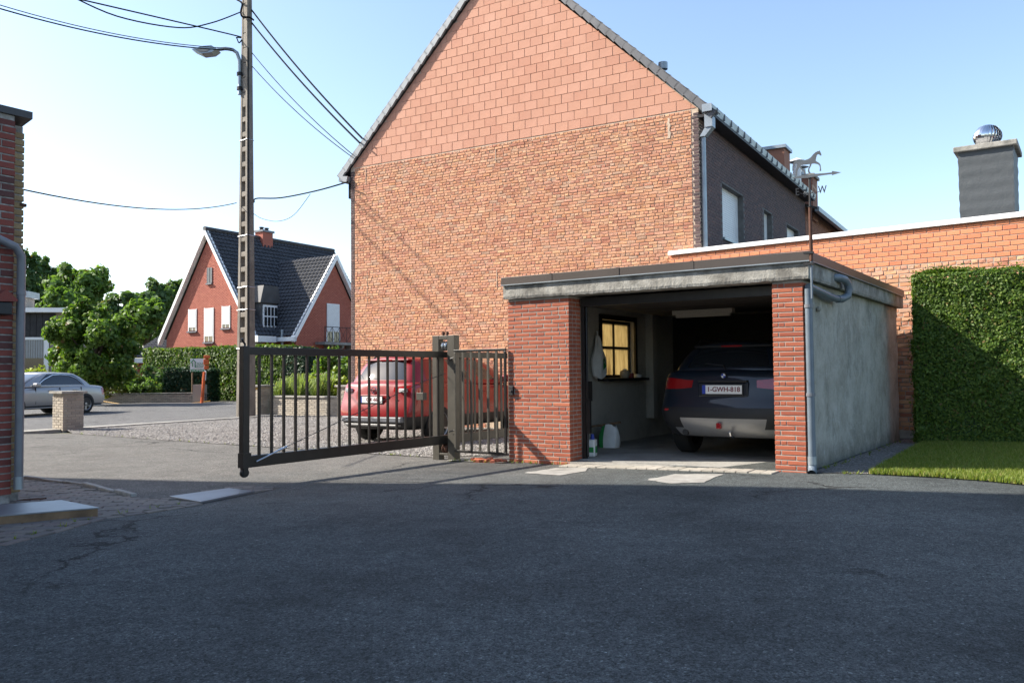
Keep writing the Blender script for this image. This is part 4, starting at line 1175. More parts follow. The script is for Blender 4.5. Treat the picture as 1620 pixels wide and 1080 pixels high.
m = MB(); m.face([cen + (p - cen) * .62 + Vector((-.06, -.232, -.03)) for p in H[:4]]); m.build('lens', MT['pale'], hd)
for yy in (117, 140):
    m = MB(); a = rel(376.5, yy); b_ = rel(391, yy + 4); m.tube([a, b_], .045, 8); m.tube([rel(379.3, yy - 2), rel(379.3, yy + 3)], .09, 10); m.build('clamp', MT['darkiron'], sl_)

# ------------------------------------------------------------------ CABLES
def cable(pts, r, label, mt='wire', group=None, n=22, sag=0.0):
    P = [Vector(p) for p in pts]; Q = []
    if len(P) == 2:
        for k in range(n + 1):
            t = k / n; q = P[0].lerp(P[1], t); q.z -= 4 * sag * t * (1 - t); Q.append(q)
    else:
        for k in range(len(P) - 1):
            p0, p1, p2, p3 = P[max(k-1, 0)], P[k], P[k+1], P[min(k+2, len(P)-1)]
            for q in range(6):
                t = q / 6
                Q.append(.5 * ((2 * p1) + (p2 - p0) * t + (2*p0 - 5*p1 + 4*p2 - p3) * t*t + (3*p1 - p0 - 3*p2 + p3) * t**3))
        Q.append(P[-1])
    m = MB(); m.tube(Q, r, 6)
    o = m.build('overhead_cable', MT[mt], None, smooth=True)
    return tag(o, label, 'cable', group)
D = PB0.y
for k, (a, b_) in enumerate((((-40, -4), (369, 77)), ((-40, 2), (372, 80)))):
    cable([at(*a, 20), at(*b_, D)], .018 if k else .012, ('lower' if k else 'upper') + ' overhead cable of the close pair ending just above the street lamp arm', group='close pair of cables', sag=.25)
cable([at(60, -16, 21), at(366, 55, D), at(374, 60, D), at(378, 68, D), at(383, 63, D)], .02, 'overhead cable ending in a small loop above the street lamp')
cable([at(100, -12, 22), at(185, 26, 23), at(281, 44, 24.5), at(333, 37, 25), at(382, 19, D)], .02, 'slack overhead cable sagging deeply to the pole top')
for k, (a, b_, r, lb) in enumerate((((398, 16), (573, 219), .024, 'upper thick overhead cable from the pole to the gable roof edge'), ((398, 36), (569, 226), .024, 'lower thick overhead cable from the pole to the gable roof edge'))):
    cable([at(*a, D), at(*b_, 21.0)], r, lb, group='pair of thick cables', sag=.12)
    j = at(*a, D)
for a, b_, w_ in (((398, 83), (557, 244), 'upper'), ((398, 104), (555, 247), 'lower')):
    cable([at(*a, D), at(*b_, 21.2)], .012, w_ + ' thin overhead cable from the pole to the gable eave', 'wire_grey', 'pair of thin cables', sag=.15)
cable([at(-20, 287, 12), at(374, 321, D)], .013, 'thin overhead cable from the outbuilding to the pole', sag=.30)
cable([at(402, 320, D), at(406, 314, D), at(444, 313, 24.3), at(500, 302, 22.8), at(550, 288, 21.2)], .022, 'short cable rising from the pole to the gable gutter')
cable([at(401, 338, D), at(415, 346, 25), at(440, 350, 24.2), at(465, 340, 23.6), at(491, 307, 23)], .008, 'loose thin wire drooping below the short gutter cable', 'wire_grey')
cable([at(375, 0, D), at(383, 6, D - .2), at(381, 20, D - .3), at(384, 27, D - .3), at(395, 28, D - .3), at(401, 32, D)], .03, 'black cable loop strapped round the pole top')
for (x, y) in ((367, 77), (371, 2), (412, 24), (408, 43), (419, 55)):
    pass
# ------------------------------------------------------------------ CARS
def lattice(stations, K, bulge0=0.0, bulge1=0.0, crown=0.0, mat=lambda side, a, b: 0, tweak={}):
    """stations[i][j] = (x, halfwidth, z); returns MB of the closed surface with tags -> material"""
    I, J = len(stations) - 1, len(stations[0]) - 1
    vid, V, F, Mx = {}, [], [], []
    def P(i, j, k):
        key = (i, j, k)
        if key not in vid:
            x, w, z = stations[i][j]; t = 2 * k / K - 1
            sh = 1 - abs(t) ** 2.6
            if i == 0: x -= bulge0 * sh
            if i == I: x += bulge1 * sh
            if j == J: z += crown * (1 - t * t)
            z += tweak.get(key, 0.0)
            vid[key] = len(V); V.append((x, w * t, z))
        return vid[key]
    def q(side, a, b, *ids):
        F.append(ids); Mx.append(mat(side, a, b))
    for j in range(J):
        for k in range(K):
            q('rear', j, k, P(0, j, k), P(0, j, k+1), P(0, j+1, k+1), P(0, j+1, k))
            q('front', j, k, P(I, j, k), P(I, j+1, k), P(I, j+1, k+1), P(I, j, k+1))
    for i in range(I):
        for k in range(K):
            q('top', i, k, P(i, J, k), P(i, J, k+1), P(i+1, J, k+1), P(i+1, J, k))
            q('bottom', i, k, P(i, 0, k), P(i+1, 0, k), P(i+1, 0, k+1), P(i, 0, k+1))
        for j in range(J):
            q('side', i, j, P(i, j, 0), P(i, j+1, 0), P(i+1, j+1, 0), P(i+1, j, 0))
            q('side', i, j, P(i, j, K), P(i+1, j, K), P(i+1, j+1, K), P(i, j+1, K))
    return V, F, Mx
def comp_list(bm, comp):
    return [comp[f] for f in bm.faces]
def split_shell(par, V, F, Mx, names, mats, lev=2):
    """subdivide, then one child mesh for each material group"""
    me = bpy.data.meshes.new('shell'); me.from_pydata(V, [], F); me.polygons.foreach_set('material_index', Mx)
    for mt in mats: me.materials.append(mt)
    o = bpy.data.objects.new('shell', me); COL.objects.link(o)
    md = o.modifiers.new('s', 'SUBSURF'); md.levels = lev; md.render_levels = lev
    dg = bpy.context.evaluated_depsgraph_get(); dg.update()
    ev = bpy.data.meshes.new_from_object(o.evaluated_get(dg))
    bpy.data.objects.remove(o)
    for gi, nm in enumerate(names):
        fs = [p for p in ev.polygons if p.material_index == gi]
        if not fs: continue
        bm = bmesh.new(); bm.from_mesh(ev)
        bmesh.ops.delete(bm, geom=[f for f in bm.faces if f.material_index != gi], context='FACES')
        bmesh.ops.recalc_face_normals(bm, faces=bm.faces) if False else None
        comp = {}; n_c = 0
        for f in bm.faces:
            f.smooth = True; f.material_index = 0
        for f in bm.faces:
            if f in comp: continue
            stack = [f]; comp[f] = n_c
            while stack:
                q_ = stack.pop()
                for e_ in q_.edges:
                    for l_ in e_.link_faces:
                        if l_ not in comp: comp[l_] = n_c; stack.append(l_)
            n_c += 1
        for c in range(n_c):
            b2 = bm.copy(); cl_ = comp_list(bm, comp)
            if n_c > 1: bmesh.ops.delete(b2, geom=[f for k_, f in enumerate(b2.faces) if cl_[k_] != c], context='FACES')
            m2 = bpy.data.meshes.new(nm); b2.to_mesh(m2); b2.free(); m2.materials.append(mats[gi])
            link(bpy.data.objects.new(nm, m2), par)
        bm.free()
def wheel(par, x, y, r, w=.2, s=1):
    e = MB()
    prof = [(r * .66, -w/2), (r * .93, -w/2), (r, -w/2 + .03), (r, w/2 - .03), (r * .93, w/2), (r * .66, w/2)]
    e.lathe(prof, 28, (x, y, r), 'y'); t = e.build('wheel', MT['rubber'], par, smooth=True)
    e = MB(); yo = y + s * (w/2 - .03)
    e.lathe([(r * .67, s * (w/2 - .005)), (r * .62, s * (w/2 - .02)), (r * .60, s * .02)], 28, (x, y, r), 'y')
    for k in range(5):
        a = 2 * math.pi * k / 5 + .3
        M = Matrix.Translation((x, yo, r)) @ Matrix.Rotation(a, 4, 'Y')
        e.prism([(.0, -.035), (r * .62, -.05), (r * .62, .05), (0, .035)], -.012, .012, axis='y')
        nv = 8; e.v[-nv:] = [tuple(M @ Vector(v)) for v in e.v[-nv:]]
    e.lathe([(0, s * .0 + .0), (.05, .0), (.05, s * .02), (0, s * .025)], 14, (x, yo, r), 'y')
    e.build('rim', MT['silver_trim'], t, smooth=False)
    e = MB(); e.lathe([(0, 0), (r * .6, 0)], 24, (x, y + s * .0, r), 'y'); e.build('brake', MT['black'], t)
def arch(par, x, y, r, s):
    e = MB(); prof = []
    for k in range(19):
        a = -.15 + (math.pi + .3) * k / 18
        prof.append((x + r * 1.13 * math.cos(a), r + r * 1.13 * math.sin(a)))
    e.prism(prof, y - .03, y + .006 if s > 0 else y + .03, axis='y') if s > 0 else e.prism(prof, y - .006, y + .03, axis='y')
    e.build('wheel_arch', MT['black'], par)
def suv(name, label, loc, rz, paint, L, Wd, ZR, rows, xr, wr, lampj, skid, low=1):
    """rear at local x=0, nose towards +x. rows: z levels; xr: x of the rear face for each row; wr: rear half width for each row"""
    t = thing(name, label, 'car', loc, rz)
    zt = rows[-1]; h = Wd / 2
    prof = [.93, .965, .985, 1.0, 1.0, .995, .98, .93][:len(rows)]
    prof = prof if len(prof) == len(rows) else prof + [.93]
    def st(x, ztop, f=1.0, lift=0.0):
        out = []
        for j, z in enumerate(rows):
            zz = rows[0] + (z - rows[0]) * (ztop - rows[0]) / (zt - rows[0])
            out.append((x, h * prof[j] * f, zz + lift))
        return out
    S = [[(xr[j], wr[j], rows[j]) for j in range(len(rows))],
         [(xr[j] + .16, min(h * prof[j], wr[j] + .05), rows[j]) for j in range(len(rows))],
         st(.55, zt), st(1.2, zt - .02), st(2.1, zt - .05), st(2.9, zt - .08), st(3.35, zt - .09), st(3.9, zt - .19, .97), st(4.2, zt - .27, .92),
         [(L - .02 - .05 * abs(j - 2), h * prof[j] * .78, rows[0] + (rows[j] - rows[0]) * .72) for j in range(len(rows))]]
    K = 12
    def mat(side, a, b):
        if side == 'rear':
            if (a, b) in skid: return 3
            if a <= low: return 2
            if a in lampj and (b <= 2 or b >= K - 3): return 1
            return 0
        if side == 'side':
            if b <= 1: return 2
            if a == 0 and b in lampj: return 1
            return 0
        if side == 'bottom': return 2
        if side == 'front': return 2 if a <= 2 else 0
        return 0
    V, F, Mx = lattice(S, K, .10, .22, .03, mat, {(0, 5, 3): .05, (0, 6, 3): -.035, (0, 5, 9): .05, (0, 6, 9): -.035, (0, 6, 0): .05, (0, 6, 12): .05, (0, 6, 1): .03, (0, 6, 11): .03, (0, 5, 0): -.02, (0, 5, 12): -.02})
    split_shell(t, V, F, Mx, ['body', 'tail_lamp', 'lower_cladding', 'skid_trim'], [paint, MT['lamp_red'], MT['black'], MT['silver_trim']])
    # greenhouse
    b0 = xr[-1] + .02
    bx_ = [b0, b0 + .30, b0 + .42, 1.15, 1.23, 2.05, 2.13, 2.95, 3.05, 3.42]
    tx_ = [b0 + .26, b0 + .48, b0 + .56, 1.15, 1.22, 1.85, 1.92, 2.35, 2.42, 2.60]
    zr = lambda x: ZR - .03 - .06 * ((x - 1.7) / 1.5) ** 2
    S2 = []
    for i, (xb, xt) in enumerate(zip(bx_, tx_)):
        e = 1.0 if 0 < i < len(bx_) - 1 else .93
        zb_ = zt - .045 - .02 * (xb / 2)
        S2.append([(xb, h * .90 * e, zb_), (xb, h * .895 * e, zb_ + .06), (xb * .35 + xt * .65, h * .76 * e, zb_ + (zr(xt) - zb_) * .72), (xt, h * .68 * e, zr(xt) - .035), (xt, h * .60 * e, zr(xt))])
    pill = {0: 1, 1: 1, 3: 1, 5: 1, 7: 1}
    def mat2(side, a, b):
        if side == 'side': return 1 if (b in (1, 2) and a not in (0, 1, 3, 5) and a < 7) or (b in (1, 2) and a == 7 and False) else 0
        if side == 'rear': return 1 if b not in (0, 7) and a in (1, 2) else 0
        if side == 'front': return 1 if a in (1, 2) else 0
        return 0
    V, F, Mx = lattice(S2, 8, .09, .10, .045, mat2)
    split_shell(t, V, F, Mx, ['roof', 'window'], [paint, MT['carglass']])
    m = MB(); xs_ = tx_[0]; zs_ = zr(xs_)
    m.box(xs_ - .12, xs_ + .10, -h * .58, h * .58, zs_ - .035, zs_ - .005); m.build('spoiler', paint if name == 'red_car' else MT['black'], t, bevel=.015)
    m = MB(); m.box(xs_ - .126, xs_ - .121, -.14, .14, zs_ - .03, zs_ - .012); m.build('brake_light', MT['lamp_red'], t)
    for s in (-1, 1):
        m = MB(); m.tube([(tx_[1], s * h * .66, zr(tx_[1]) + .005), (tx_[1] + .1, s * h * .66, zr(1) + .05), (1.7, s * h * .66, ZR + .025), (2.3, s * h * .65, zr(2.3) + .02)], .016, 6); m.build('roof_rail', MT['black'], t)
        for x in (.82, .82 + L * .605): 
            arch(t, x, s * h * .985, .34, s); wheel(t, x, s * (h - .095), .34, .21, s)
        m = MB(); m.box(2.86, 3.0, s * h * .94, s * (h * .94) + s * .2, zt - .02, zt + .12) if s > 0 else m.box(2.86, 3.0, -h * .94 - .2, -h * .94, zt - .02, zt + .12)
        m.build('mirror', paint, t, bevel=.03)
        for x in (1.25, 2.15):
            m = MB(); yy = s * h * .995; m.box(x, x + .17, min(yy, yy + s * .03), max(yy, yy + s * .03), zt - .20, zt - .17); m.build('door_handle', paint, t, bevel=.008)
    m = MB(); m.tube([(b0 - .09, .0, zt + .01), (b0 - .05, .05, zt + .06), (b0 - .01, .30, zt + .09)], .012, 6); m.build('wiper', MT['black'], t)
    return t, h
def plate(t, x, z, txt, w=.52, hh=.11, y=0.0):
    m = MB(); m.box(x - .012, x, y - w/2 - .012, y + w/2 + .012, z - hh/2 - .022, z + hh/2 + .012); p = m.build('number_plate', MT['black'], t)
    m = MB(); m.box(x - .016, x - .0125, y - w/2, y + w/2, z - hh/2, z + hh/2); m.build('plate_face', MT['plate'], p)
    m = MB(); m.box(x - .018, x - .0165, y + w/2 - .045, y + w/2, z - hh/2, z + hh/2); m.build('plate_band', MT['plate_blue'], p)
    M = Matrix.Translation((x - .0175, y - .022, z)) @ Matrix.Rotation(R(-90), 4, 'Z') @ Matrix.Rotation(R(90), 4, 'X')
    text_obj('plate_text', txt, .084, MT['plate_red'], p, M, .001, .0015)
# navy car in the garage
rowsB = [.27, .40, .53, .67, .79, .895, 1.02, 1.14]
bpos = GWm @ Vector((2.66, 1.0, -.03))
bm_, hB = suv('navy_car', 'dark navy estate car with silver bumper skid parked inside the garage', bpos, GROT + R(90), MT['navy'], 4.4, 1.80, 1.545, rowsB,
              [.16, .06, .02, .03, .10, .12, .15, .20], [.70, .80, .86, .875, .87, .86, .84, .80], (5,), {(0, k) for k in range(1, 11)} | {(1, k) for k in range(2, 10)}, 2)
plate(bm_, -.012, .895, '1-GWH-818')
m = MB(); m.box(-.002, .10, -.33, .33, .80, .985); m.build('plate_recess', MT['navy'], bm_, bevel=.015)
m = MB(); m.box(-.025, .06, -.32, .32, .985, 1.012); m.build('tailgate_strip', MT['black'], bm_, bevel=.006)
bd = MB(); bd.lathe([(0, -.006), (.041, -.006), (.041, .03)], 24, (.045, 0, 1.068), 'x'); bo = bd.build('badge', MT['black'], bm_, smooth=True)
for q, mt in ((0, 'plate_blue'), (1, 'plate'), (2, 'plate_blue'), (3, 'plate')):
    m = MB(); pts = [(0, 0)] + [(.029 * math.cos(math.pi / 2 * (q + k / 6)), .029 * math.sin(math.pi / 2 * (q + k / 6))) for k in range(7)]
    m.prism(pts, -.0085, -.0065, axis='x'); m.v = [(x + .045, y, z + 1.068) for x, y, z in m.v]; m.build('badge_quarter', MT[mt], bo)
for s in (-1, 1):
    m = MB(); y0, y1 = sorted((s * .58, s * .80)); m.box(.0, .05, y0, y1, .615, .645); m.build('reflector', MT['lamp_red'], bm_, bevel=.006)
m = MB(); m.box(-.10, -.03, .0, .06, .40, .475); m.build('tow_flap', MT['lamp_red'], bm_, bevel=.012)
m = MB(); m.tube([(.02, -.12, .30), (-.08, -.12, .33), (-.10, -.12, .37)], .02, 8); m.build('tow_ball', MT['chrome'], bm_)
m = MB(); m.tube([(.02, .52, .34), (.22, .52, .34)], .04, 12); m.build('exhaust', MT['black'], bm_)
# red car on the gravel
rowsN = [.26, .36, .50, .66, .80, .92, 1.04, 1.10]
nrot = math.atan2(.848, .53)
npos = gp(592, 700); npos = Vector((-2.50, 15.0, g(-2.5, 15.0)))
rc_, hN = suv('red_car', 'red crossover car parked on the gravel behind the black gate', npos, nrot, MT['red'], 4.3, 1.80, 1.60, rowsN,
              [.12, .05, .02, .04, .10, .13, .16, .20], [.72, .80, .86, .875, .87, .86, .84, .80], (5,), set())
plate(rc_, -.025, .80, 'GM -66', y=.02)
m = MB(); m.box(-.013, .10, -.34, .36, .71, .89); m.build('plate_recess', MT['red'], rc_, bevel=.015)
m = MB(); m.box(-.075, .04, -.70, .70, .40, .50); m.build('bumper_strip', MT['pvc_dark'], rc_, bevel=.02)
m = MB(); m.box(-.065, .04, -.62, .62, .33, .37); m.build('chrome_strip', MT['silver_trim'], rc_, bevel=.008)
m = MB(); m.tube([Vector((.02, .055 * math.cos(a), .965 + .055 * math.sin(a))) for a in [2 * math.pi * k / 20 for k in range(21)]], .009, 6); m.box(.01, .022, -.07, .07, .955, .975); m.build('badge', MT['chrome'], rc_)
m = MB()
for k in range(7): m.box(.02, .035, -.36 - k * .035, -.338 - k * .035, .775, .80)
m.build('model_lettering', MT['chrome'], rc_)
for s in (-1, 1):
    m = MB(); y0, y1 = sorted((s * .56, s * .70)); m.box(.03, .14, y0, y1, .93, 1.0); m.build('lamp_lens', MT['lamp_clear'], rc_, bevel=.01)
# silver saloon in the street
mrot = math.atan2(.95, .31) + math.pi
mp_ = gp(139, 651)
mc = thing('silver_car', 'silver saloon car parked along the street in front of the broad tree', 'car', (mp_.x, mp_.y, mp_.z), mrot)
hM = .905; rowsM = [.22, .33, .48, .64, .78, .88, .945]; prof = [.90, .96, .99, 1.0, .99, .965, .90]
xrM = [.14, .06, .02, .04, .06, .03, .06]; wrM = [.70, .78, .83, .84, .82, .78, .68]
def stM(x, zt_, f=1): return [(x, hM * prof[j] * f, rowsM[0] + (rowsM[j] - rowsM[0]) * (zt_ - rowsM[0]) / (rowsM[-1] - rowsM[0])) for j in range(7)]
S = [[(xrM[j], wrM[j], rowsM[j]) for j in range(7)], [(xrM[j] + .15, wrM[j] + .03, rowsM[j] + (.015 if j > 4 else 0)) for j in range(7)], stM(.6, .99, .98), stM(1.1, .99), stM(2.0, .96), stM(2.9, .94), stM(3.3, .94), stM(3.9, .86, .97), stM(4.4, .76, .9),
     [(4.66 - .04 * abs(j - 2), .62, rowsM[0] + (rowsM[j] - rowsM[0]) * .62) for j in range(7)]]
def matM(side, a, b):
    if side == 'rear': return 1 if a in (3, 4) and (b <= 2 or b >= 7) else (2 if a == 0 else 0)
    if side == 'side': return 2 if b == 0 else (1 if a == 0 and b in (3, 4) else 0)
    if side in ('bottom',): return 2
    return 0
V, F, Mx = lattice(S, 10, .12, .25, .02, matM)
split_shell(mc, V, F, Mx, ['body', 'tail_lamp', 'sill'], [MT['silver'], MT['lamp_red'], MT['black']])
bxm = [.55, .95, 1.05, 1.42, 2.02, 2.10, 3.05, 3.55]; txm = [1.15, 1.35, 1.42, 1.62, 1.98, 2.04, 2.36, 2.55]
zrm = lambda x: 1.435 - .05 * ((x - 2.0) / 1.0) ** 2
S2 = []
for i, (xb, xt) in enumerate(zip(bxm, txm)):
    e = 1 if 0 < i < len(bxm) - 1 else .93
    zb_ = .935
    S2.append([(xb, hM * .90 * e, zb_), (xb, hM * .895 * e, zb_ + .035), (xb * .4 + xt * .6, hM * .76 * e, zb_ + (zrm(xt) - zb_) * .70), (xt, hM * .66 * e, zrm(xt) - .03), (xt, hM * .58 * e, zrm(xt))])
def mat3(side, a, b):
    if side == 'side': return 1 if b in (1, 2) and a in (1, 2, 3, 4, 5) else 0
    if side in ('rear', 'front'): return 1 if a in (1, 2) else 0
    return 0
V, F, Mx = lattice(S2, 8, .05, .05, .03, mat3)
split_shell(mc, V, F, Mx, ['roof', 'window'], [MT['silver'], MT['carglass']])
for s in (-1, 1):
    for x in (.98, 3.82): arch(mc, x, s * hM * .985, .33, s); wheel(mc, x, s * (hM - .09), .33, .2, s)
    m = MB(); y0, y1 = sorted((s * hM * .9, s * (hM * .9 + .2))); m.box(2.95, 3.12, y0, y1, .96, 1.09); m.build('mirror', MT['silver'], mc, bevel=.035)
    for x in (1.35, 2.35):
        m = MB(); yy = s * hM * .985; m.box(x, x + .2, min(yy, yy + s * .03), max(yy, yy + s * .03), .82, .85); m.build('door_handle', MT['silver'], mc, bevel=.008)
    pts = [(.98, .965), (1.06, 1.06), (1.25, 1.24), (1.5, 1.335), (1.9, 1.37), (2.2, 1.35), (2.6, 1.2), (2.95, 1.0), (3.0, .965)]
    m = MB(); m.tube([(x, s * (hM * .905 - (z - .965) * .44 + .012), z) for x, z in pts], .010, 6); m.build('chrome_trim', MT['chrome'], mc, smooth=True)
m = MB(); m.box(.15, 4.0, -hM * .965, hM * .965, .245, .285); m.build('chrome_strip', MT['silver_trim'], mc, bevel=.01)

for t_, h_, z0_, z1_, xs_ in ((rc_, hN, .45, 1.06, (1.22, 2.12, 3.02)), (mc, hM, .40, .93, (1.18, 2.08, 3.05))):
    for s in (-1, 1):
        for x in xs_:
            m = MB(); y0, y1 = sorted((s * (h_ * .93), s * (h_ * .988))); m.box(x, x + .008, y0, y1, z0_, z1_); m.build('door_gap', MT['black'], t_)
# ------------------------------------------------------------------ VEGETATION
def leaf_mesh(name, mt, C, Nrm, size, aspect=1.6, jitter=1.0, rng=RNG):
    """C: (n,3) centres, Nrm: (n,3) preferred normals; one diamond-ish quad each"""
    n = len(C)
    nr = Nrm + rng.normal(0, jitter, (n, 3)); nr /= np.linalg.norm(nr, axis=1, keepdims=True) + 1e-9
    a = rng.normal(0, 1, (n, 3)); a -= (a * nr).sum(1, keepdims=True) * nr; a /= np.linalg.norm(a, axis=1, keepdims=True) + 1e-9
    b = np.cross(nr, a); s = size * rng.uniform(.45, 1.5, (n, 1))
    V = np.empty((n, 4, 3)); bend = nr * s * .25
    V[:, 0] = C - a * s * aspect * .5; V[:, 1] = C + b * s * .5 + bend; V[:, 2] = C + a * s * aspect * .5; V[:, 3] = C - b * s * .5 + bend
    me = bpy.data.meshes.new(name)
    me.vertices.add(n * 4); me.vertices.foreach_set('co', V.reshape(-1))
    me.loops.add(n * 4); me.loops.foreach_set('vertex_index', np.arange(n * 4, dtype=np.int32))
    me.polygons.add(n); me.polygons.foreach_set('loop_start', np.arange(0, n * 4, 4, dtype=np.int32))
    me.materials.append(mt); me.update(calc_edges=True)
    return me
def clump_cloud(n, R3, nclump, csize, shell=.55, low=-1.0):
    """leaf centres in clumps through an ellipsoid, more towards the outside; returns centres, normals"""
    d = RNG.normal(0, 1, (nclump * 3, 3)); d /= np.linalg.norm(d, axis=1, keepdims=True); d = d[d[:, 2] > low][:nclump]
    r = shell + (1 - shell) * RNG.uniform(0, 1, (len(d), 1)) ** .6
    cc = d * r * (1 + .10 * RNG.normal(0, 1, (len(d), 1)))
    k = RNG.integers(0, len(cc), n)
    off = RNG.normal(0, 1, (n, 3)); off /= np.linalg.norm(off, axis=1, keepdims=True); off *= RNG.uniform(.4, 1, (n, 1)) * csize * RNG.uniform(.6, 1.3, (len(cc), 1))[k]
    C = (cc[k] + off) * np.array(R3); N_ = off / csize + .5 * cc[k] + np.array([0, 0, .4])
    return C, N_
def tree(name, label, cat, base, h, R3, cz, n, leaf, mt, nclump=60, csize=.24, trunk_r=.12, group=None, low=-.75, limbs=7):
    t = thing(name, label, cat, base, RNG.uniform(0, 6), group)
    C, N_ = clump_cloud(n, R3, nclump, csize, low=low); C[:, 2] += cz
    link(bpy.data.objects.new('crown', leaf_mesh('crown', mt, C, N_, leaf)), t)
    m = MB(); m.tube([(0, 0, -.15), (.03, .02, cz * .4), (0, .05, cz), (0, 0, cz + R3[2] * .6)], [trunk_r, trunk_r * .8, trunk_r * .6, trunk_r * .15], 8)
    tr = m.build('trunk', MT['bark'], t, smooth=True)
    for k in range(limbs):
        a = 6.28 * k / limbs + RNG.uniform(-.3, .3); z0 = cz * RNG.uniform(.45, .95)
        e = (math.cos(a) * R3[0] * .7, math.sin(a) * R3[1] * .7, cz + R3[2] * RNG.uniform(-.2, .55))
        m = MB(); m.tube([(0, .03, z0), (e[0] * .4, e[1] * .4, z0 * .5 + e[2] * .5), e], [trunk_r * .5, trunk_r * .35, trunk_r * .1], 6); m.build('limb', MT['bark'], tr, smooth=True)
    return t
def hedge_box(name, label, base, rz, lx, ly, lz, n, leaf, mt, group=None, faces=('f', 't', 'l', 'r'), rough=.05):
    """clipped hedge; local x along, front at y=0 looking to -y"""
    t = thing(name, label, 'hedge', base, rz, group)
    A = {'f': lx * lz, 't': lx * ly, 'l': ly * lz, 'r': ly * lz}; tot = sum(A[f] for f in faces)
    Cs, Ns = [], []
    for f in faces:
        k = int(n * A[f] / tot); u, v = RNG.uniform(0, 1, k), RNG.uniform(0, 1, k); dpt = np.abs(RNG.normal(0, rough, k)) - rough * .5 - .05 * np.maximum(0, np.sin(u * A[f] ** .5 * 9.7 + 3 * np.sin(v * 7)) * np.sin(v * 17 + 2 * np.sin(u * 11))) ** 2 - (RNG.uniform(0, 1, k) > .975) * RNG.uniform(.02, .10, k)
        if f == 'f': c = np.stack([u * lx, dpt + .035 * np.sin(u * lx * 2.1 + v * 3) + .02 * np.sin(v * lz * 4 + u * 5), v * lz], 1); nn = (0, -1, .35)
        if f == 't': c = np.stack([u * lx, v * ly, lz - dpt + .03 * np.sin(u * lx * 2.3) + .02 * np.sin(u * lx * 5.1)], 1); nn = (0, 0, 1)
        if f == 'l': c = np.stack([dpt, u * ly, v * lz], 1); nn = (-1, 0, .3)
        if f == 'r': c = np.stack([lx - dpt, u * ly, v * lz], 1); nn = (1, 0, .3)
        Cs.append(c); Ns.append(np.tile(np.array(nn, float), (k, 1)))
    C = np.concatenate(Cs); N_ = np.concatenate(Ns)
    link(bpy.data.objects.new('foliage', leaf_mesh('foliage', mt, C, N_, leaf, 1.8, .55)), t)
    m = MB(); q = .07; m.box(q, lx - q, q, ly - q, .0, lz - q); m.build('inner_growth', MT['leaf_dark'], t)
    for k in range(max(2, int(lx / .8))):
        x = .3 + k * .8
        if x < lx - .1:
            m = MB(); m.tube([(x, ly / 2, -.1), (x + .03, ly / 2, lz * .6)], [.04, .02], 6); m.build('stem', MT['bark'], t)
    return t
def shrub(name, label, px, py_base, depth_up, rx, rz_, n, leaf, mt, group=None, cz=None, base=None):
    b = base if base is not None else gp(px, py_base)
    t = thing(name, label, 'shrub', b, RNG.uniform(0, 6), group)
    C, N_ = clump_cloud(n, (rx, rx, rz_), 45, .26, low=-.6); C[:, 2] += (cz if cz else rz_ * .75); C[:, 2] = np.maximum(C[:, 2], .02)
    link(bpy.data.objects.new('foliage', leaf_mesh('foliage', mt, C, N_, leaf)), t)
    for k in range(5):
        a = 1.26 * k; m = MB(); m.tube([(0, 0, -.05), (math.cos(a) * rx * .3, math.sin(a) * rx * .3, rz_ * .6), (math.cos(a) * rx * .6, math.sin(a) * rx * .6, rz_ * 1.1)], [.025, .018, .006], 5); m.build('stem', MT['bark'], t)
    return t
# big clipped hedge on the lawn
h0 = at(1450, 690, 12.62)
hedge_box('conifer_hedge', 'tall clipped green conifer hedge between the lawn and orange brick annex', (h0.x, h0.y, 0), GROT, 5.2, .42, 2.52, 120000, .023, MT['leaf_hedge'], faces=('f', 't', 'l'), rough=.035)
# lawn blades
def blades(name, poly, n, hgt, mt, wid=.006, up=.012, dens=None):
    xs = [p[0] for p in poly]; ys = [p[1] for p in poly]; P = []
    while len(P) < n:
        X = RNG.uniform(min(xs), max(xs), n); Y = RNG.uniform(min(ys), max(ys), n)
        for x, y in zip(X, Y):
            if inside((x, y), poly) and inview((x, y, .05)): P.append((x, y))
            if len(P) >= n: break
    V, F = [], []
    for (x, y) in P:
        a = random.uniform(0, 6.28); h = hgt * random.uniform(.5, 1.35); lx, ly = math.cos(a) * wid, math.sin(a) * wid; bx_, by_ = random.gauss(0, h * .35), random.gauss(0, h * .35)
        z = g(x, y) + up; b = len(V)
        V += [(x - lx, y - ly, z), (x + lx, y + ly, z), (x + bx_ * .4 + lx * .6, y + by_ * .4 + ly * .6, z + h * .6), (x + bx_ * .4 - lx * .6, y + by_ * .4 - ly * .6, z + h * .6), (x + bx_, y + by_, z + h)]
        F += [(b, b+1, b+2, b+3), (b+3, b+2, b+4)]
    me = bpy.data.meshes.new(name); me.from_pydata(V, [], F); me.materials.append(mt); me.update()
    return link(bpy.data.objects.new(name, me))
LAWN2 = [(p[0] + (-.03 if i < 4 else 0), p[1] - (.05 if i < 4 else 0)) for i, p in enumerate(LAWN)]
gs = blades('grass', LAWN2, 52000, .052, MT['grass'])
dryg = leafy('dry_grass_blade', (.25, .20, .07), (.33, .28, .11), (.20, .22, .06), .3)
dg_ = blades('dry_grass', LAWN2, 7000, .045, dryg); dg_['kind'] = 'stuff'; dg_['label'] = 'scattered dry yellow blades in the lawn beside the garage'; dg_['category'] = 'grass'
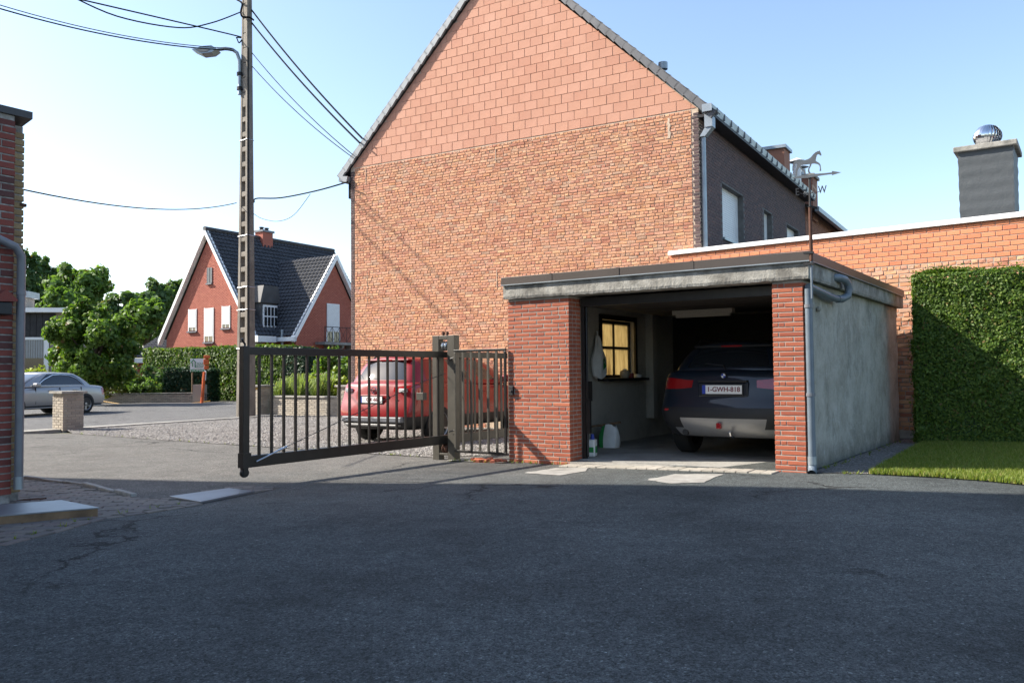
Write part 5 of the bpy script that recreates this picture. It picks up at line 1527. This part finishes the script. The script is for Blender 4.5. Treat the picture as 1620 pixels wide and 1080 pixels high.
def weeds(pts, n, seed):
    rw = random.Random(seed); P_ = []
    for k in range(n):
        i = rw.randrange(len(pts) - 1); t = rw.random(); a, b = pts[i], pts[i + 1]
        P_.append((a[0] + (b[0] - a[0]) * t + rw.gauss(0, .03), a[1] + (b[1] - a[1]) * t + rw.gauss(0, .03)))
    V, F = [], []
    for x, y in P_:
        for q in range(rw.randrange(3, 9)):
            a = rw.uniform(0, 6.28); h = rw.uniform(.015, .05); w = .005; b = len(V); z = g(x, y) + .004; ex, ey = math.cos(a) * h * .8, math.sin(a) * h * .8
            V += [(x - math.sin(a) * w, y + math.cos(a) * w, z), (x + math.sin(a) * w, y - math.cos(a) * w, z), (x + ex, y + ey, z + h)]; F.append((b, b + 1, b + 2))
    return V, F
V_, F_ = [], []
for pts_, n_ in (([GW(4.05, .3), GW(4.05, 2.0), GW(4.05, 5.0)], 40), ([XY(1330, 750), XY(1376, 750)], 14), ([GW(-.9, -.1), GW(.0, -.05), GW(.95, -.03)], 60), ([XY(0, 860), XY(163, 818), XY(391, 781)], 14), ([(-1.2, 12.3), (-4.9, 15.1), (-10, 19)], 40)):
    a_, b__ = weeds(pts_, n_, n_); o_ = len(V_); V_ += a_; F_ += [tuple(i + o_ for i in f) for f in b__]
me_ = bpy.data.meshes.new('weeds'); me_.from_pydata(V_, [], F_); me_.materials.append(MT['grass']); me_.update(); wd_ = link(bpy.data.objects.new('weeds', me_))
wd_['kind'] = 'stuff'; wd_['label'] = 'small weeds growing along walls and paving edges'; wd_['category'] = 'weeds'
gs['kind'] = 'stuff'; gs['label'] = 'short green lawn grass beside the garage'; gs['category'] = 'grass'
# gravel stones
def stones(name, poly, n, r, mt, near):
    xs = [p[0] for p in poly]; ys = [p[1] for p in poly]; V, F = [], []; c = 0
    while c < n:
        x, y = random.uniform(min(xs), max(xs)), random.uniform(min(ys), max(ys))
        if random.random() > (near / max(near, y)) ** 2 or not inside((x, y), poly) or not inview((x, y, -.1)): continue
        c += 1; q = r * random.uniform(.5, 1.3); z = g(x, y) + .008; b = len(V); a = random.uniform(0, 6)
        for k in range(4):
            V.append((x + q * math.cos(a + 1.57 * k) * random.uniform(.7, 1.2), y + q * math.sin(a + 1.57 * k) * random.uniform(.7, 1.2), z + random.uniform(0, q * .5)))
        V.append((x + random.uniform(-.3, .3) * q, y + random.uniform(-.3, .3) * q, z + q * random.uniform(.5, .9)))
        F += [(b, b+1, b+4), (b+1, b+2, b+4), (b+2, b+3, b+4), (b+3, b, b+4)]
    me = bpy.data.meshes.new(name); me.from_pydata(V, [], F); me.materials.append(mt); me.update()
    o = link(bpy.data.objects.new(name, me)); o['kind'] = 'stuff'; o['label'] = 'loose grey gravel stones covering the parking yard'; o['category'] = 'gravel'
stn = bricky('gravel_stone', [(.19, .175, .16), (.30, .285, .265), (.13, .12, .11), (.44, .42, .39), (.25, .24, .225)], bump=.2)
stones('gravel', [p for p in GRAVEL], 26000, .022, stn, 12)

# ------------------------------------------------------------------ FAR SIDE OF THE STREET
GZ = -.2
bigt = gp(152, 628); 
tree('broad_tree', 'broad leafy green tree standing behind the silver car', 'tree', (at(152, 600, 37.5).x, 37.5, GZ), 5, (1.75, 1.8, 1.8), 2.6, 34000, .12, MT['leaf_tree'], 90, .24, .16, low=-1)
def ft(px, ptop, pbot, depth, rx, mt, n, leaf, label, name='background_tree', cl=50, cs=.26, grp='trees on the skyline', shape=1.0):
    top = at(px, ptop, depth); bt = at(px, pbot, depth)
    hh = top.z - GZ; rzz = (top.z - bt.z) / 2
    tree(name, label, 'tree', (top.x, depth, GZ), hh, (rx, rx, rzz), hh - rzz, n, leaf, mt, cl, cs, .25, grp, low=-1, limbs=5)
ft(128, 418, 500, 75, 2.5, MT['leaf_far'], 5000, .32, 'rounded green tree rising above the broad leafy tree')
ft(66, 412, 520, 82, 1.7, MT['leaf_pine'], 4200, .30, 'dark narrow tree above the flat-roofed bungalow')
ft(38, 396, 530, 78, 1.3, MT['leaf_pine'], 3600, .28, 'dark pointed tree beside the outbuilding pipe')
ft(100, 455, 520, 70, 1.9, MT['leaf_far'], 3000, .30, 'low dark green tree between the dark narrow tree and rounded tree')
ft(205, 462, 520, 70, 2.2, MT['leaf_pine'], 4000, .30, 'bright green tree peeping out right of the broad leafy tree')
ft(249, 444, 520, 80, 1.6, MT['leaf_pine'], 3200, .30, 'dark conical tree beside the villa gable')
ft(277, 446, 520, 84, 1.5, MT['leaf_pine'], 2800, .30, 'dark green tree tucked against the white villa verge')
ft(232, 478, 540, 62, 2.0, MT['leaf_far'], 3000, .26, 'bushy green tree above the low side roof of the villa')
# low planting along the far garden wall
def fdepth(px, depth, zoff=0): p = at(px, 600, depth); return (p.x, depth, GZ + zoff)
shrub('olive_shrub', 'loose olive-yellow shrub behind the tail of the silver car', 0, 0, 0, 1.15, .75, 2200, .10, MT['leaf_olive'], base=fdepth(180, 40.6), cz=.8)
shrub('dark_shrub', 'low dark shrub between the olive shrub and dark box hedge', 0, 0, 0, 1.0, .62, 1500, .10, MT['leaf_far'], base=fdepth(225, 40.8), cz=.6)
shrub('dark_shrub', 'dark bushy shrub under the broad tree canopy', 0, 0, 0, 1.2, .95, 1800, .12, MT['leaf_pine'], base=fdepth(232, 42.5), cz=.9)
shrub('pale_shrub', 'pale green rounded shrub in front of the bungalow window', 0, 0, 0, 1.1, .75, 1500, .10, MT['leaf_lime'], base=fdepth(52, 40.5), cz=.95)
b0 = fdepth(258, 41.0)
hedge_box('box_hedge', 'low dark box hedge standing behind the orange marker post', b0, R(-3), 2.35, 1.2, 1.6, 5000, .07, MT['leaf_dark'])
hl = fdepth(226, 45.8)
hedge_box('long_hedge', 'long tall clipped hedge in front of the white-gabled villa', hl, R(-30), 10.6, 1.2, 2.70, 20000, .085, MT['leaf_hedge'])
hl = fdepth(482, 38.0)
hedge_box('end_hedge', 'dark tall end of clipped hedge near the villa front door', fdepth(449, 39.9), R(-30), 1.3, .9, 2.55, 3500, .075, MT['leaf_dark'])
# far low garden wall
fw = thing('far_garden_wall', 'low brown brick garden wall below the shrubs across the street', 'garden wall', fdepth(158, 39.9), R(-2))
Lw = (fdepth(326, 39.9)[0] - fdepth(158, 39.9)[0])
m = MB(); m.box(0, Lw, .008, .25, -.1, .40); w_ = m.build('wall', MT['mortar_dark'], fw)
lay(fw, w_, courses(0, Lw, 0, .42, .2, .055, .012), MT['brick_grey'], d=.06, nmax=60, stuff='brickwork')
m = MB(); m.box(-.02, Lw + .02, -.03, .28, .421, .47); m.build('coping', MT['slab'], fw)
m = MB(); m.box(Lw - .55, Lw - .05, -.06, .40, .0, .85); m.build('end_pier', MT['brick_grey'], fw)
cb = [at(160, 634, 39.4), at(200, 640.5, 39.0), at(255, 641, 38.9), at(300, 638, 39.2), at(333, 634, 39.4)]
m = MB()
tot = 60
def crv(t):
    k = min(int(t * 4), 3); return cb[k].lerp(cb[k + 1], t * 4 - k)
for k in range(tot):
    a, b_ = crv(k / tot), crv((k + .8) / tot); m.tube([a, b_], .022, 5)
tag(m.build('plastic_chain', MT['yellow'], None), 'slack yellow plastic chain along the far garden wall', 'chain')
# orange marker post and estate agent board
op = thing('marker_post', 'leaning orange marker post with boxed head before the box hedge', 'marker post', at(319, 636, 39.0), 0)
b_ = at(319, 636, 39.0)
def rl(px, py): return at(px, py, 39.0) - b_
m = MB(); m.tube([rl(319, 638), rl(323.5, 588)], .075, 8); m.build('post', MT['orange'], op)
hx = MB()
for (y0, y1, x0, x1) in ((562, 567, 323.5, 331), (568, 577, 323, 329.5), (578, 584, 324, 329)):
    a, c = rl(x0, y1), rl(x1, y0); hx.box(a.x, c.x, -.12, .12, a.z, c.z)
hx.build('head', MT['orange'], op, bevel=.02)
m = MB(); m.tube([rl(325.5, 586), rl(324.7, 601)], .03, 6); m.build('tag_strip', MT['white'], op)
sg = thing('estate_board', 'grey estate agent board with green arrow house and green lettering', 'sign', at(312, 590, 40.4), 0)
so = at(312, 590, 40.4)
def rs(px, py): return at(px, py, 40.4) - so
a, c = rs(301, 588), rs(324, 567)
m = MB(); m.box(a.x, c.x, -.02, .02, a.z, c.z); bo_ = m.build('board', MT['cope'], sg)
m = MB(); m.box(a.x + .02, c.x - .02, -.028, -.0205, a.z + .0, a.z + .13); m.build('green_band', MT['green'], bo_)
def line(pts, r=.02):
    m = MB(); m.tube([Vector((rs(*p).x, -.03, rs(*p).z)) for p in pts], r, 5); return m.build('arrow_mark', MT['green'], bo_)
line([(309, 581), (309, 574), (310.3, 574), (306.5, 568.7), (302.3, 574), (305, 574), (305, 580)]); line([(309, 581), (322, 580.5)], .012)
RX = Matrix.Rotation(R(90), 4, 'X')
text_obj('lettering', 'SOUS', .14, MT['green'], bo_, Matrix.Translation(Vector((rs(317.5, 575).x, -.024, rs(317.5, 575).z))) @ RX, .003)
text_obj('lettering', 'OPTION', .12, MT['green'], bo_, Matrix.Translation(Vector((rs(317, 579).x, -.024, rs(317, 578.5).z))) @ RX, .003)
text_obj('lettering', 'THOMAN', .17, MT['white'], bo_, Matrix.Translation(Vector(((a.x + c.x) / 2, -.032, a.z + .062))) @ RX, .003)
m = MB(); m.tube([(a.x + .1, 0, a.z), (a.x + .1, 0, GZ - so.z)], .04, 6); m.tube([(c.x - .1, 0, a.z), (c.x - .1, 0, GZ - so.z)], .04, 6); m.build('stake', MT['wood'], sg)

# gate pier by the street
gpz = gp(97, 681)
gpier = thing('gate_pier', 'square buff brick gate pier with flat stone cap at the street', 'gate pier', (gpz.x, gpz.y + .3, gpz.z), R(55))
def pier(t, w, h, mt, nm=150):
    m = MB(); m.box(-w/2 + .008, w/2 - .008, -w/2 + .008, w/2 - .008, -.1, h); c = m.build('core', MT['mortar'], t)
    rr_ = courses(-w/2, w/2, 0, h, .19, .052, .012)
    lay(t, c, rr_, mt, Matrix.Translation((0, -w/2, 0)), d=.05, jit=.002, nmax=nm)
    lay(t, c, rr_, mt, Matrix.Translation((-w/2, 0, 0)) @ ROTXN(), d=.05, jit=.002, nmax=nm)
    lay(t, c, rr_, mt, Matrix.Translation((w/2, 0, 0)) @ ROTX(), d=.05, jit=.002, nmax=0)
    m = MB(); m.box(-w/2 - .06, w/2 + .06, -w/2 - .06, w/2 + .06, h + .001, h + .06); m.build('cap', MT['pale'], t, bevel=.008)
pier(gpier, .50, .88, MT['brick_grey'])
# garden wall behind the gate, with piers
def gwall(px0, px1, depth, h, label):
    a, b_ = at(px0, 655, depth), at(px1, 655, depth - 1.8); L = math.hypot(b_.x - a.x, 1.8); z = g(a.x, depth)
    t = thing('garden_wall', label, 'garden wall', (a.x, depth, z), math.atan2(-1.8, b_.x - a.x))
    m = MB(); m.box(0, L, .008, .24, -.15, h); c = m.build('wall', MT['mortar'], t)
    lay(t, c, courses(0, L, -.02, h, .21, .055, .012), MT['brick_grey'], d=.06, jit=.003, wob=.003, nmax=200)
    m = MB(); m.box(-.02, L + .02, -.04, .28, h + .001, h + .05); m.build('coping', MT['pale'], t, bevel=.006)
    return t
gwall(430, 541, 27.2, .56, 'low grey brick garden wall in front of the tall grasses')
for px, lb in ((411, 'grey brick pier at the pole end of the low garden wall'), (549, 'grey brick pier at the gable end of the low garden wall')):
    dd_ = 27.5 if px < 500 else 25.3; p = at(px, 655, dd_)
    t = thing('wall_pier', lb, 'gate pier', (p.x, dd_, g(p.x, dd_)), R(-33)); pier(t, .55 if px < 500 else .42, .90, MT['brick_grey'], 80)
p = at(397, 655, 25.9)
t = thing('wooden_stake', 'thin brown stake leaning at the low garden wall pier', 'stake', (p.x, 25.9, g(p.x, 25.9)), 0)
m = MB(); m.box(-.05, .05, -.05, .05, 0, .75); m.build('stake', MT['wood'], t); m = MB(); m.tube([(-.05, 0, .70), (.04, -.05, .83), (.25, -.05, .88)], .03, 6); m.build('rope', MT['yellow'], t)
# garden planting
def tuft(px, depth, h, n, label, mt='grass_tall'):
    p = at(px, 630, depth); t = thing('ornamental_grass', label, 'plant', (p.x, depth, g(p.x, depth)), 0, 'tall garden grasses')
    V, F = [], []
    for k in range(n):
        a = random.uniform(0, 6.28); sp = random.uniform(.1, .7) * h * .7; hh = h * random.uniform(.7, 1.1); ca, sa = math.cos(a), math.sin(a); b = len(V); w = .014
        for (rr_, z, ww) in ((.05, 0, w), (sp * .35, hh * .6, w), (sp * .75, hh * .95, w * .7), (sp * 1.1, hh * .85, .002)):
            V += [(ca * rr_ - sa * ww, sa * rr_ + ca * ww, z), (ca * rr_ + sa * ww, sa * rr_ - ca * ww, z)]
        F += [(b+2*i, b+2*i+1, b+2*i+3, b+2*i+2) for i in range(3)]
    me = bpy.data.meshes.new('blades'); me.from_pydata(V, [], F); me.materials.append(MT[mt]); me.update(); link(bpy.data.objects.new('blades', me), t)
    m = MB(); m.lathe([(0, .12), (.10, .08), (.13, 0)], 10); m.build('crown_base', MT['bark'], t)
for i, px in enumerate((442, 458, 474, 488, 503, 517)):
    tuft(px, 28.3 + .35 * (i % 2) - .26 * i, 1.05 + .12 * (i % 3), 170, 'clump of tall feathery grass behind the low garden wall')
shrub('lime_bush', 'clipped lime green ball bush among the tall grasses', 0, 0, 0, .62, .5, 1600, .06, MT['leaf_lime'], base=(at(503, 620, 29.5).x, 29.5, -.2), cz=.75)
shrub('lime_bush', 'loose lime green bush beside the gable corner', 0, 0, 0, .55, .5, 1300, .07, MT['leaf_lime'], base=(at(545, 625, 27.6).x, 27.6, -.2), cz=.75)
shrub('laurel_bush', 'dark glossy bush in front of the villa balcony', 0, 0, 0, 1.0, .95, 3200, .10, MT['leaf_tree'], base=(at(530, 600, 31.5).x, 31.5, -.2), cz=1.15)

# ------------------------------------------------------------------ VILLA with white gables
VD = 47.0
apx = at(330, 370, VD)
FX, FY = Vector((.86, -.51)).normalized(), Vector((.51, .86)).normalized()
vi = thing('villa', 'red brick villa with steep dark roof and white gable boards', 'house', (apx.x, apx.y, 0), math.atan2(FX.y, FX.x))
VW = wm(vi); VA = apx.z; VE = 3.3; VH = 3.75; VB = -.3; VLn = 10.2
ss = (VA - VE) / VH
def hole_wall(poly_w, holes): pass
def villa_front(parent, half, ze, za, holes, F, name):
    """brick gable as mortar sheet + bricks in one piece with openings"""
    m = MB()
    M = F
    P = [(-half, VB), (half, VB), (half, ze), (0, za), (-half, ze)]
    m.prism(P, .0, .2, axis='y'); m.v = [tuple(M @ Vector(v)) for v in m.v]
    w = m.build(name, MT['brick_villa'], parent)
    s_ = (za - ze) / half
    rr_ = courses(-half, half, 1.9, za - .1, .21, .062, .012, 'half', lambda u, v, a, b: v < za - s_ * max(abs(a), abs(b)) - .03 and not any(h[0] - .02 < b and a < h[1] + .02 and h[2] - .05 < v < h[3] + .05 for h in holes))
    lay(vi, w, rr_, MT['brick_villa'], M @ Matrix.Translation((0, -.012, 0)), d=.03, b=.004, nmax=0)
    return w
F1 = Matrix()
def wl(px, py):      # pixel -> local (u,z) on the main gable plane
    rr_ = ray(px, py); nrm = Vector((FY.x, FY.y, 0)); O = Vector((0, 0, EYE)); t_ = (apx - O).dot(nrm) / rr_.dot(nrm); q_ = VW.inverted() @ (O + rr_ * t_); return q_.x, q_.z
def win_rect(x0, y0, x1, y1):
    a_, b_ = wl(x0, y1), wl(x1, y0); return (a_[0], b_[0], a_[1], b_[1])
wins = [win_rect(299, 489, 311.5, 524), win_rect(324, 487, 338.5, 541), win_rect(352, 484, 364.5, 519), win_rect(329, 423, 335.5, 448)]
vg = villa_front(vi, VH - .15, VE - .1, VA - .25, wins, F1, 'gable_wall')
for k, (u0, u1, z0, z1) in enumerate(wins):
    z0, z1 = sorted((z0, z1))
    if k < 3:
        gl = .17 * (z1 - z0)
        m = MB(); nS = 14
        for q_ in range(nS):
            zz_ = z0 + gl + (z1 - z0 - gl) * q_ / nS; m.box(u0 + .04, u1 - .04, -.06, -.03, zz_, zz_ + (z1 - z0 - gl) / nS * .88)
        m.box(u0 + .04, u1 - .04, -.028, -.016, z0 + gl, z1)
        w_ = m.build('window', MT['shutter'], vi)
        m = MB(); m.box(u0 + .05, u1 - .05, -.03, -.02, z0 + .04, z0 + gl - .01); m.build('pane', MT['glass'], w_)
        m = MB(); m.box(u0 - .02, u0 + .04, -.05, -.014, z0, z1 + .03); m.box(u1 - .04, u1 + .02, -.05, -.014, z0, z1 + .03); m.box((u0 + u1) / 2 - .02, (u0 + u1) / 2 + .02, -.045, -.031, z0 + .03, z0 + gl - .01); m.build('frame', MT['white'], w_)
        m = MB(); m.box(u0 - .06, u1 + .06, -.12, -.013, z0 - .09, z0 - .01); m.build('sill', MT['pvc_dark'], w_)
    else:
        m = MB(); m.box(u0, u1, -.04, -.014, z0, z1); w_ = m.build('window', MT['glass'], vi)
        m = MB(); m.box(u0 - .04, u0 + .02, -.05, -.013, z0, z1); m.box((u0 + u1) / 2 - .02, (u0 + u1) / 2 + .02, -.06, -.041, z0, z1); m.box(u1 - .02, u1 + .04, -.05, -.013, z0, z1); m.build('frame', MT['pvc_dark'], w_)
        m = MB(); m.box(u0 - .06, u1 + .06, -.12, -.013, z0 - .09, z0 - .01); m.build('sill', MT['pvc_dark'], w_)
def barge(parent, half, ze, za, F, ext=.25):
    s_ = (za - ze) / half
    for sd in (-1, 1):
        m = MB(); e0 = (sd * (half + ext), ze - s_ * ext)
        P = [(e0[0], e0[1] - .05), (0, za - .05), (0, za + .27), (e0[0], e0[1] + .27)]
        if sd > 0: P = P[::-1]
        m.prism(P, -.30, .0 - .02, axis='y'); m.v = [tuple(F @ Vector(v)) for v in m.v]; m.build('gable_board', MT['tile_pale'] if False else MT['cope'], parent)
barge(vi, VH, VE, VA, F1)
def tiled(parent, A, B, C_, name='roof', rows_=26, wave=.27):
    """pantiled slope: A eave start, B eave end, C_ ridge start (vectors, local)"""
    A, B, C_ = Vector(A), Vector(B), Vector(C_); ul = (B - A).length; un = (B - A).normalized(); vn = (C_ - A); nr_ = un.cross(vn.normalized()).normalized()
    if nr_.z < 0: nr_ = -nr_
    cols = max(4, int(ul / wave) * 4); m = MB()
    for r_ in range(rows_):
        lo, hi = A + vn * (r_ / rows_), A + vn * ((r_ + 1) / rows_)
        P = []
        for c_ in range(cols + 1):
            wv_ = .035 * math.cos(c_ * math.pi / 2); u_ = un * (ul * c_ / cols)
            P.append([tuple(lo + u_ + nr_ * (.07 + wv_)), tuple(hi + u_ + nr_ * (.03 + wv_))])
        m.grid(P)
    m.face([A, B, B + vn, C_])
    return m.build(name, MT['tile_dark'], parent)
e_ = .18
wy0 = 1.45
tiled(vi, (VH + e_, -.25, VE - ss * e_ + .2), (VH + e_, VLn, VE - ss * e_ + .2), (0, -.25, VA + .2))
tiled(vi, (-VH - e_, VLn, VE - ss * e_ + .2), (-VH - e_, -.25, VE - ss * e_ + .2), (0, VLn, VA + .2))
m = MB(); m.tube([(0, -.3, VA + .27), (0, VLn, VA + .27)], .13, 8); m.build('ridge_tiles', MT['tile_dark'], vi)
m = MB(); m.box(VH - .5, VH - .12, .25, VLn, VB, VE - .15); m.build('side_wall', MT['brick_villa'], vi)
m = MB(); m.box(-VH + .15, VH - .15, VLn - .2, VLn, VB, VE); m.build('back_wall', MT['brick_villa'], vi)
m = MB(); m.box(VH - .05, VH + .62, -.35, wy0 - .5, VE - .45, VE - .12); m.build('eave_box', MT['white'], vi)
m = MB(); m.box(VH - .3, VH + .2, -.1, .35, VE - .75, VE - .45); m.build('corbel', MT['pale'], vi)
# chimney on the ridge
cp = VW.inverted() @ at(420, 380, VD + 3.4)
m = MB(); m.box(-.33, .33, 3.7, 4.5, VA - 1.1, VA + .62); vc = m.build('chimney', MT['brick_villa'], vi)
m = MB(); m.box(-.4, .4, 3.62, 4.58, VA + .621, VA + .74); m.build('chimney_cap', MT['pvc_dark'], vc)
for yy in (3.9, 4.3):
    m = MB(); m.lathe([(.12, VA + .74), (.12, VA + .9), (.15, VA + .91), (.15, VA + .95), (0, VA + .95)], 12, (0, yy, 0)); m.build('chimney_pot', MT['darkiron'], vc)
# dormer on the right slope
def onslope(y, z): return VH + e_ - (z - (VE - ss * e_ + .2)) / ss
dz0, dz1 = 3.45, 5.05; dy0, dy1 = .55, 1.75
dxf = VH - .15
m = MB(); m.box(1.2, dxf, dy0, dy1, dz0, dz1); do = m.build('dormer', MT['tile_dark'], vi)
m = MB(); m.box(dxf + .001, dxf + .06, dy0 + .12, dy1 - .05, dz0 + .25, dz1 - .12); dw_ = m.build('dormer_window', MT['white'], do)
for i in range(4):
    for j in range(2):
        a_ = dy0 + .20 + i * .25; m = MB(); m.box(dxf + .062, dxf + .068, a_, a_ + .19, dz0 + .34 + j * .55, dz0 + .82 + j * .55); m.build('pane', MT['glass'], dw_)
m = MB(); m.prism([(dy0 - .15, dz1), (dy1 + .15, dz1), (dy1 - .05, dz1 + .95), (dy0 + .1, dz1 + .95)], .8, dxf + .12, axis='x'); m.build('dormer_roof', MT['tile_dark'], do)
# balcony wing, gable looking to +x
wy0 = 1.45; hwg = 3.1; WZE, WZA = 3.25, 7.75; WXF = VH + 1.45
FWm = Matrix.Translation((WXF, wy0 + hwg, 0)) @ ROTX()
wg = villa_front(vi, hwg - .12, WZE - .1, WZA - .2, [(-.62, .5, 3.05, 5.2)], FWm, 'wing_wall')
barge(vi, hwg, WZE, WZA, FWm)
s2 = (WZA - WZE) / hwg
tiled(vi, (1.0, wy0 - e_, WZE - s2 * e_ + .2), (WXF + .25, wy0 - e_, WZE - s2 * e_ + .2), (1.0, wy0 + hwg, WZA + .2), 'wing_roof', 22)
tiled(vi, (WXF + .25, wy0 + 2 * hwg + e_, WZE - s2 * e_ + .2), (1.0, wy0 + 2 * hwg + e_, WZE - s2 * e_ + .2), (WXF + .25, wy0 + hwg, WZA + .2), 'wing_roof', 22)
m = MB(); m.box(VH - .3, WXF - .1, wy0 + .1, wy0 + .3, VB, WZE); m.build('wing_side', MT['brick_villa'], vi)
m = MB(); m.box(VH + .05, WXF + .3, wy0 - .42, wy0 - .12, WZE - .35, WZE - .12); m.build('eave_box', MT['white'], vi)
m = MB()
for q_ in range(22): m.box(-.58, .46, -.06, -.03, 3.55 + 1.6 * q_ / 22, 3.55 + 1.6 * (q_ + .88) / 22)
m.box(-.58, .46, -.028, -.016, 3.5, 5.15); m.v = [tuple(FWm @ Vector(v)) for v in m.v]; bd_ = m.build('balcony_door', MT['shutter'], vi)
m = MB(); m.box(-.62, .5, -.03, -.015, 2.95, 3.52); m.v = [tuple(FWm @ Vector(v)) for v in m.v]; m.build('pane', MT['glass'], bd_)
m = MB()
for x in (-.62, -.08, .44): m.box(x, x + .07, -.05, -.031, 2.95, 3.52)
m.v = [tuple(FWm @ Vector(v)) for v in m.v]; m.build('frame', MT['white'], bd_)
m = MB(); m.box(-1.5, 1.6, -.75, -.02, 2.75, 2.9)
for x in (-.8, .1, 1.0): m.prism([(-.6, 2.6), (-.02, 2.35), (-.02, 2.75), (-.6, 2.75)], x, x + .15, axis='x')
m.v = [tuple(FWm @ Vector(v)) for v in m.v]; bl_ = m.build('balcony', MT['concrete'], vi)
m = MB()
for (a_, b_) in (((-1.45, 2.9), (-1.45, 3.75)), ((-1.45, 3.75), (1.55, 3.75)), ((1.55, 3.75), (1.55, 2.9))): m.tube([(a_[0], -.7, a_[1]), (b_[0], -.7, b_[1])], .02, 5)
for k in range(5):
    x = -1.45 + k * .6; m.tube([(x, -.7, 2.9), (x, -.7, 3.75)], .014, 5); m.tube([(x, -.7, 2.9), (x + .6, -.7, 3.75)], .010, 5); m.tube([(x + .6, -.7, 2.9), (x, -.7, 3.75)], .010, 5)
m.v = [tuple(FWm @ Vector(v)) for v in m.v]; m.build('railing', MT['darkiron'], bl_)
m = MB(); m.box(-2.3, -1.35, -.05, -.016, VB + .3, 2.3); m.v = [tuple(FWm @ Vector(v)) for v in m.v]; fd = m.build('front_door', MT['pvc'], vi)
m = MB(); m.box(-2.1, -1.75, -.06, -.051, .4, 2.0); m.v = [tuple(FWm @ Vector(v)) for v in m.v]; m.build('pane', MT['glass'], fd)
m = MB(); m.box(-.5, 1.4, -.05, -.016, .7, 2.3); m.v = [tuple(FWm @ Vector(v)) for v in m.v]; m.build('window', MT['shutter'], vi)
m = MB(); m.tube([(VH + .75, wy0 - .2, WZE + .3), (VH + .75, wy0 - .2, VB)], .08, 8); m.build('downpipe', MT['zinc'], vi)
m = MB(); m.box(onslope(0, 4) - 2.9, onslope(0, 3.2), wy0 - .25, wy0 - .05, 3.0, 3.1); m.build('valley', MT['zinc'], vi)
# low side roof on the left
tiled(vi, (-VH - 2.6, -.6, 2.15), (-VH - .15, -.6, 2.15), (-VH - 2.6, 2.4, 4.0), 'side_roof', 12)
m = MB(); m.box(-VH - 2.6, -VH - .2, -.2, 2.4, VB, 2.1); m.build('side_building', MT['brick_villa'], vi)
m = MB(); m.box(-VH - 2.65, -VH - .1, -.75, -.55, 1.85, 2.13); m.build('gutter', MT['white'], vi)

# ------------------------------------------------------------------ BUNGALOW on the far left
bp = at(100, 600, 47.0)
bu = thing('bungalow', 'flat-roofed bungalow with white fascia and dark cladding behind the broad tree', 'house', (bp.x, 47.0, GZ), R(8))
def zb2(py): return at(60, py, 46.5).z - GZ
m = MB(); m.box(-9, 0, 0, 6, -.2, zb2(494)); m.build('wall', MT['brick_grey'], bu)
m = MB(); m.box(-9.3, .45, -.5, 6.2, zb2(494), zb2(487)); m.build('fascia', MT['cope'], bu)
m = MB(); nP = 26
for k in range(nP): m.box(-9 + k * .33, -9 + k * .33 + .31, -.06, -.02, zb2(533), zb2(494) - .01)
m.build('cladding', MT['darkiron'], bu)
m = MB(); m.box(-5.2, -.9, -.05, -.02, zb2(590), zb2(535)); w_ = m.build('window', MT['glass'], bu)
m = MB(); m.box(-5.3, -.8, -.09, -.055, zb2(537), zb2(533)); m.box(-1.0, -.75, -.09, -.055, zb2(590), zb2(537)); m.build('frame', MT['white'], w_)
m = MB()
for k in range(34): m.box(-5.2 + k * .125, -5.1 + k * .125, -.06, -.052, zb2(566), zb2(537))
m.build('blind', MT['blind'], w_)
m = MB(); m.box(-4.2, -2.6, 1.5, 2.6, zb2(487), zb2(466)); bc = m.build('chimney', MT['brick_grey'], bu)
m = MB(); m.box(-4.4, -2.4, 1.3, 2.8, zb2(466) + .001, zb2(456)); m.build('chimney_cap', MT['zinc'], bc)
bpy.context.view_layer.update()
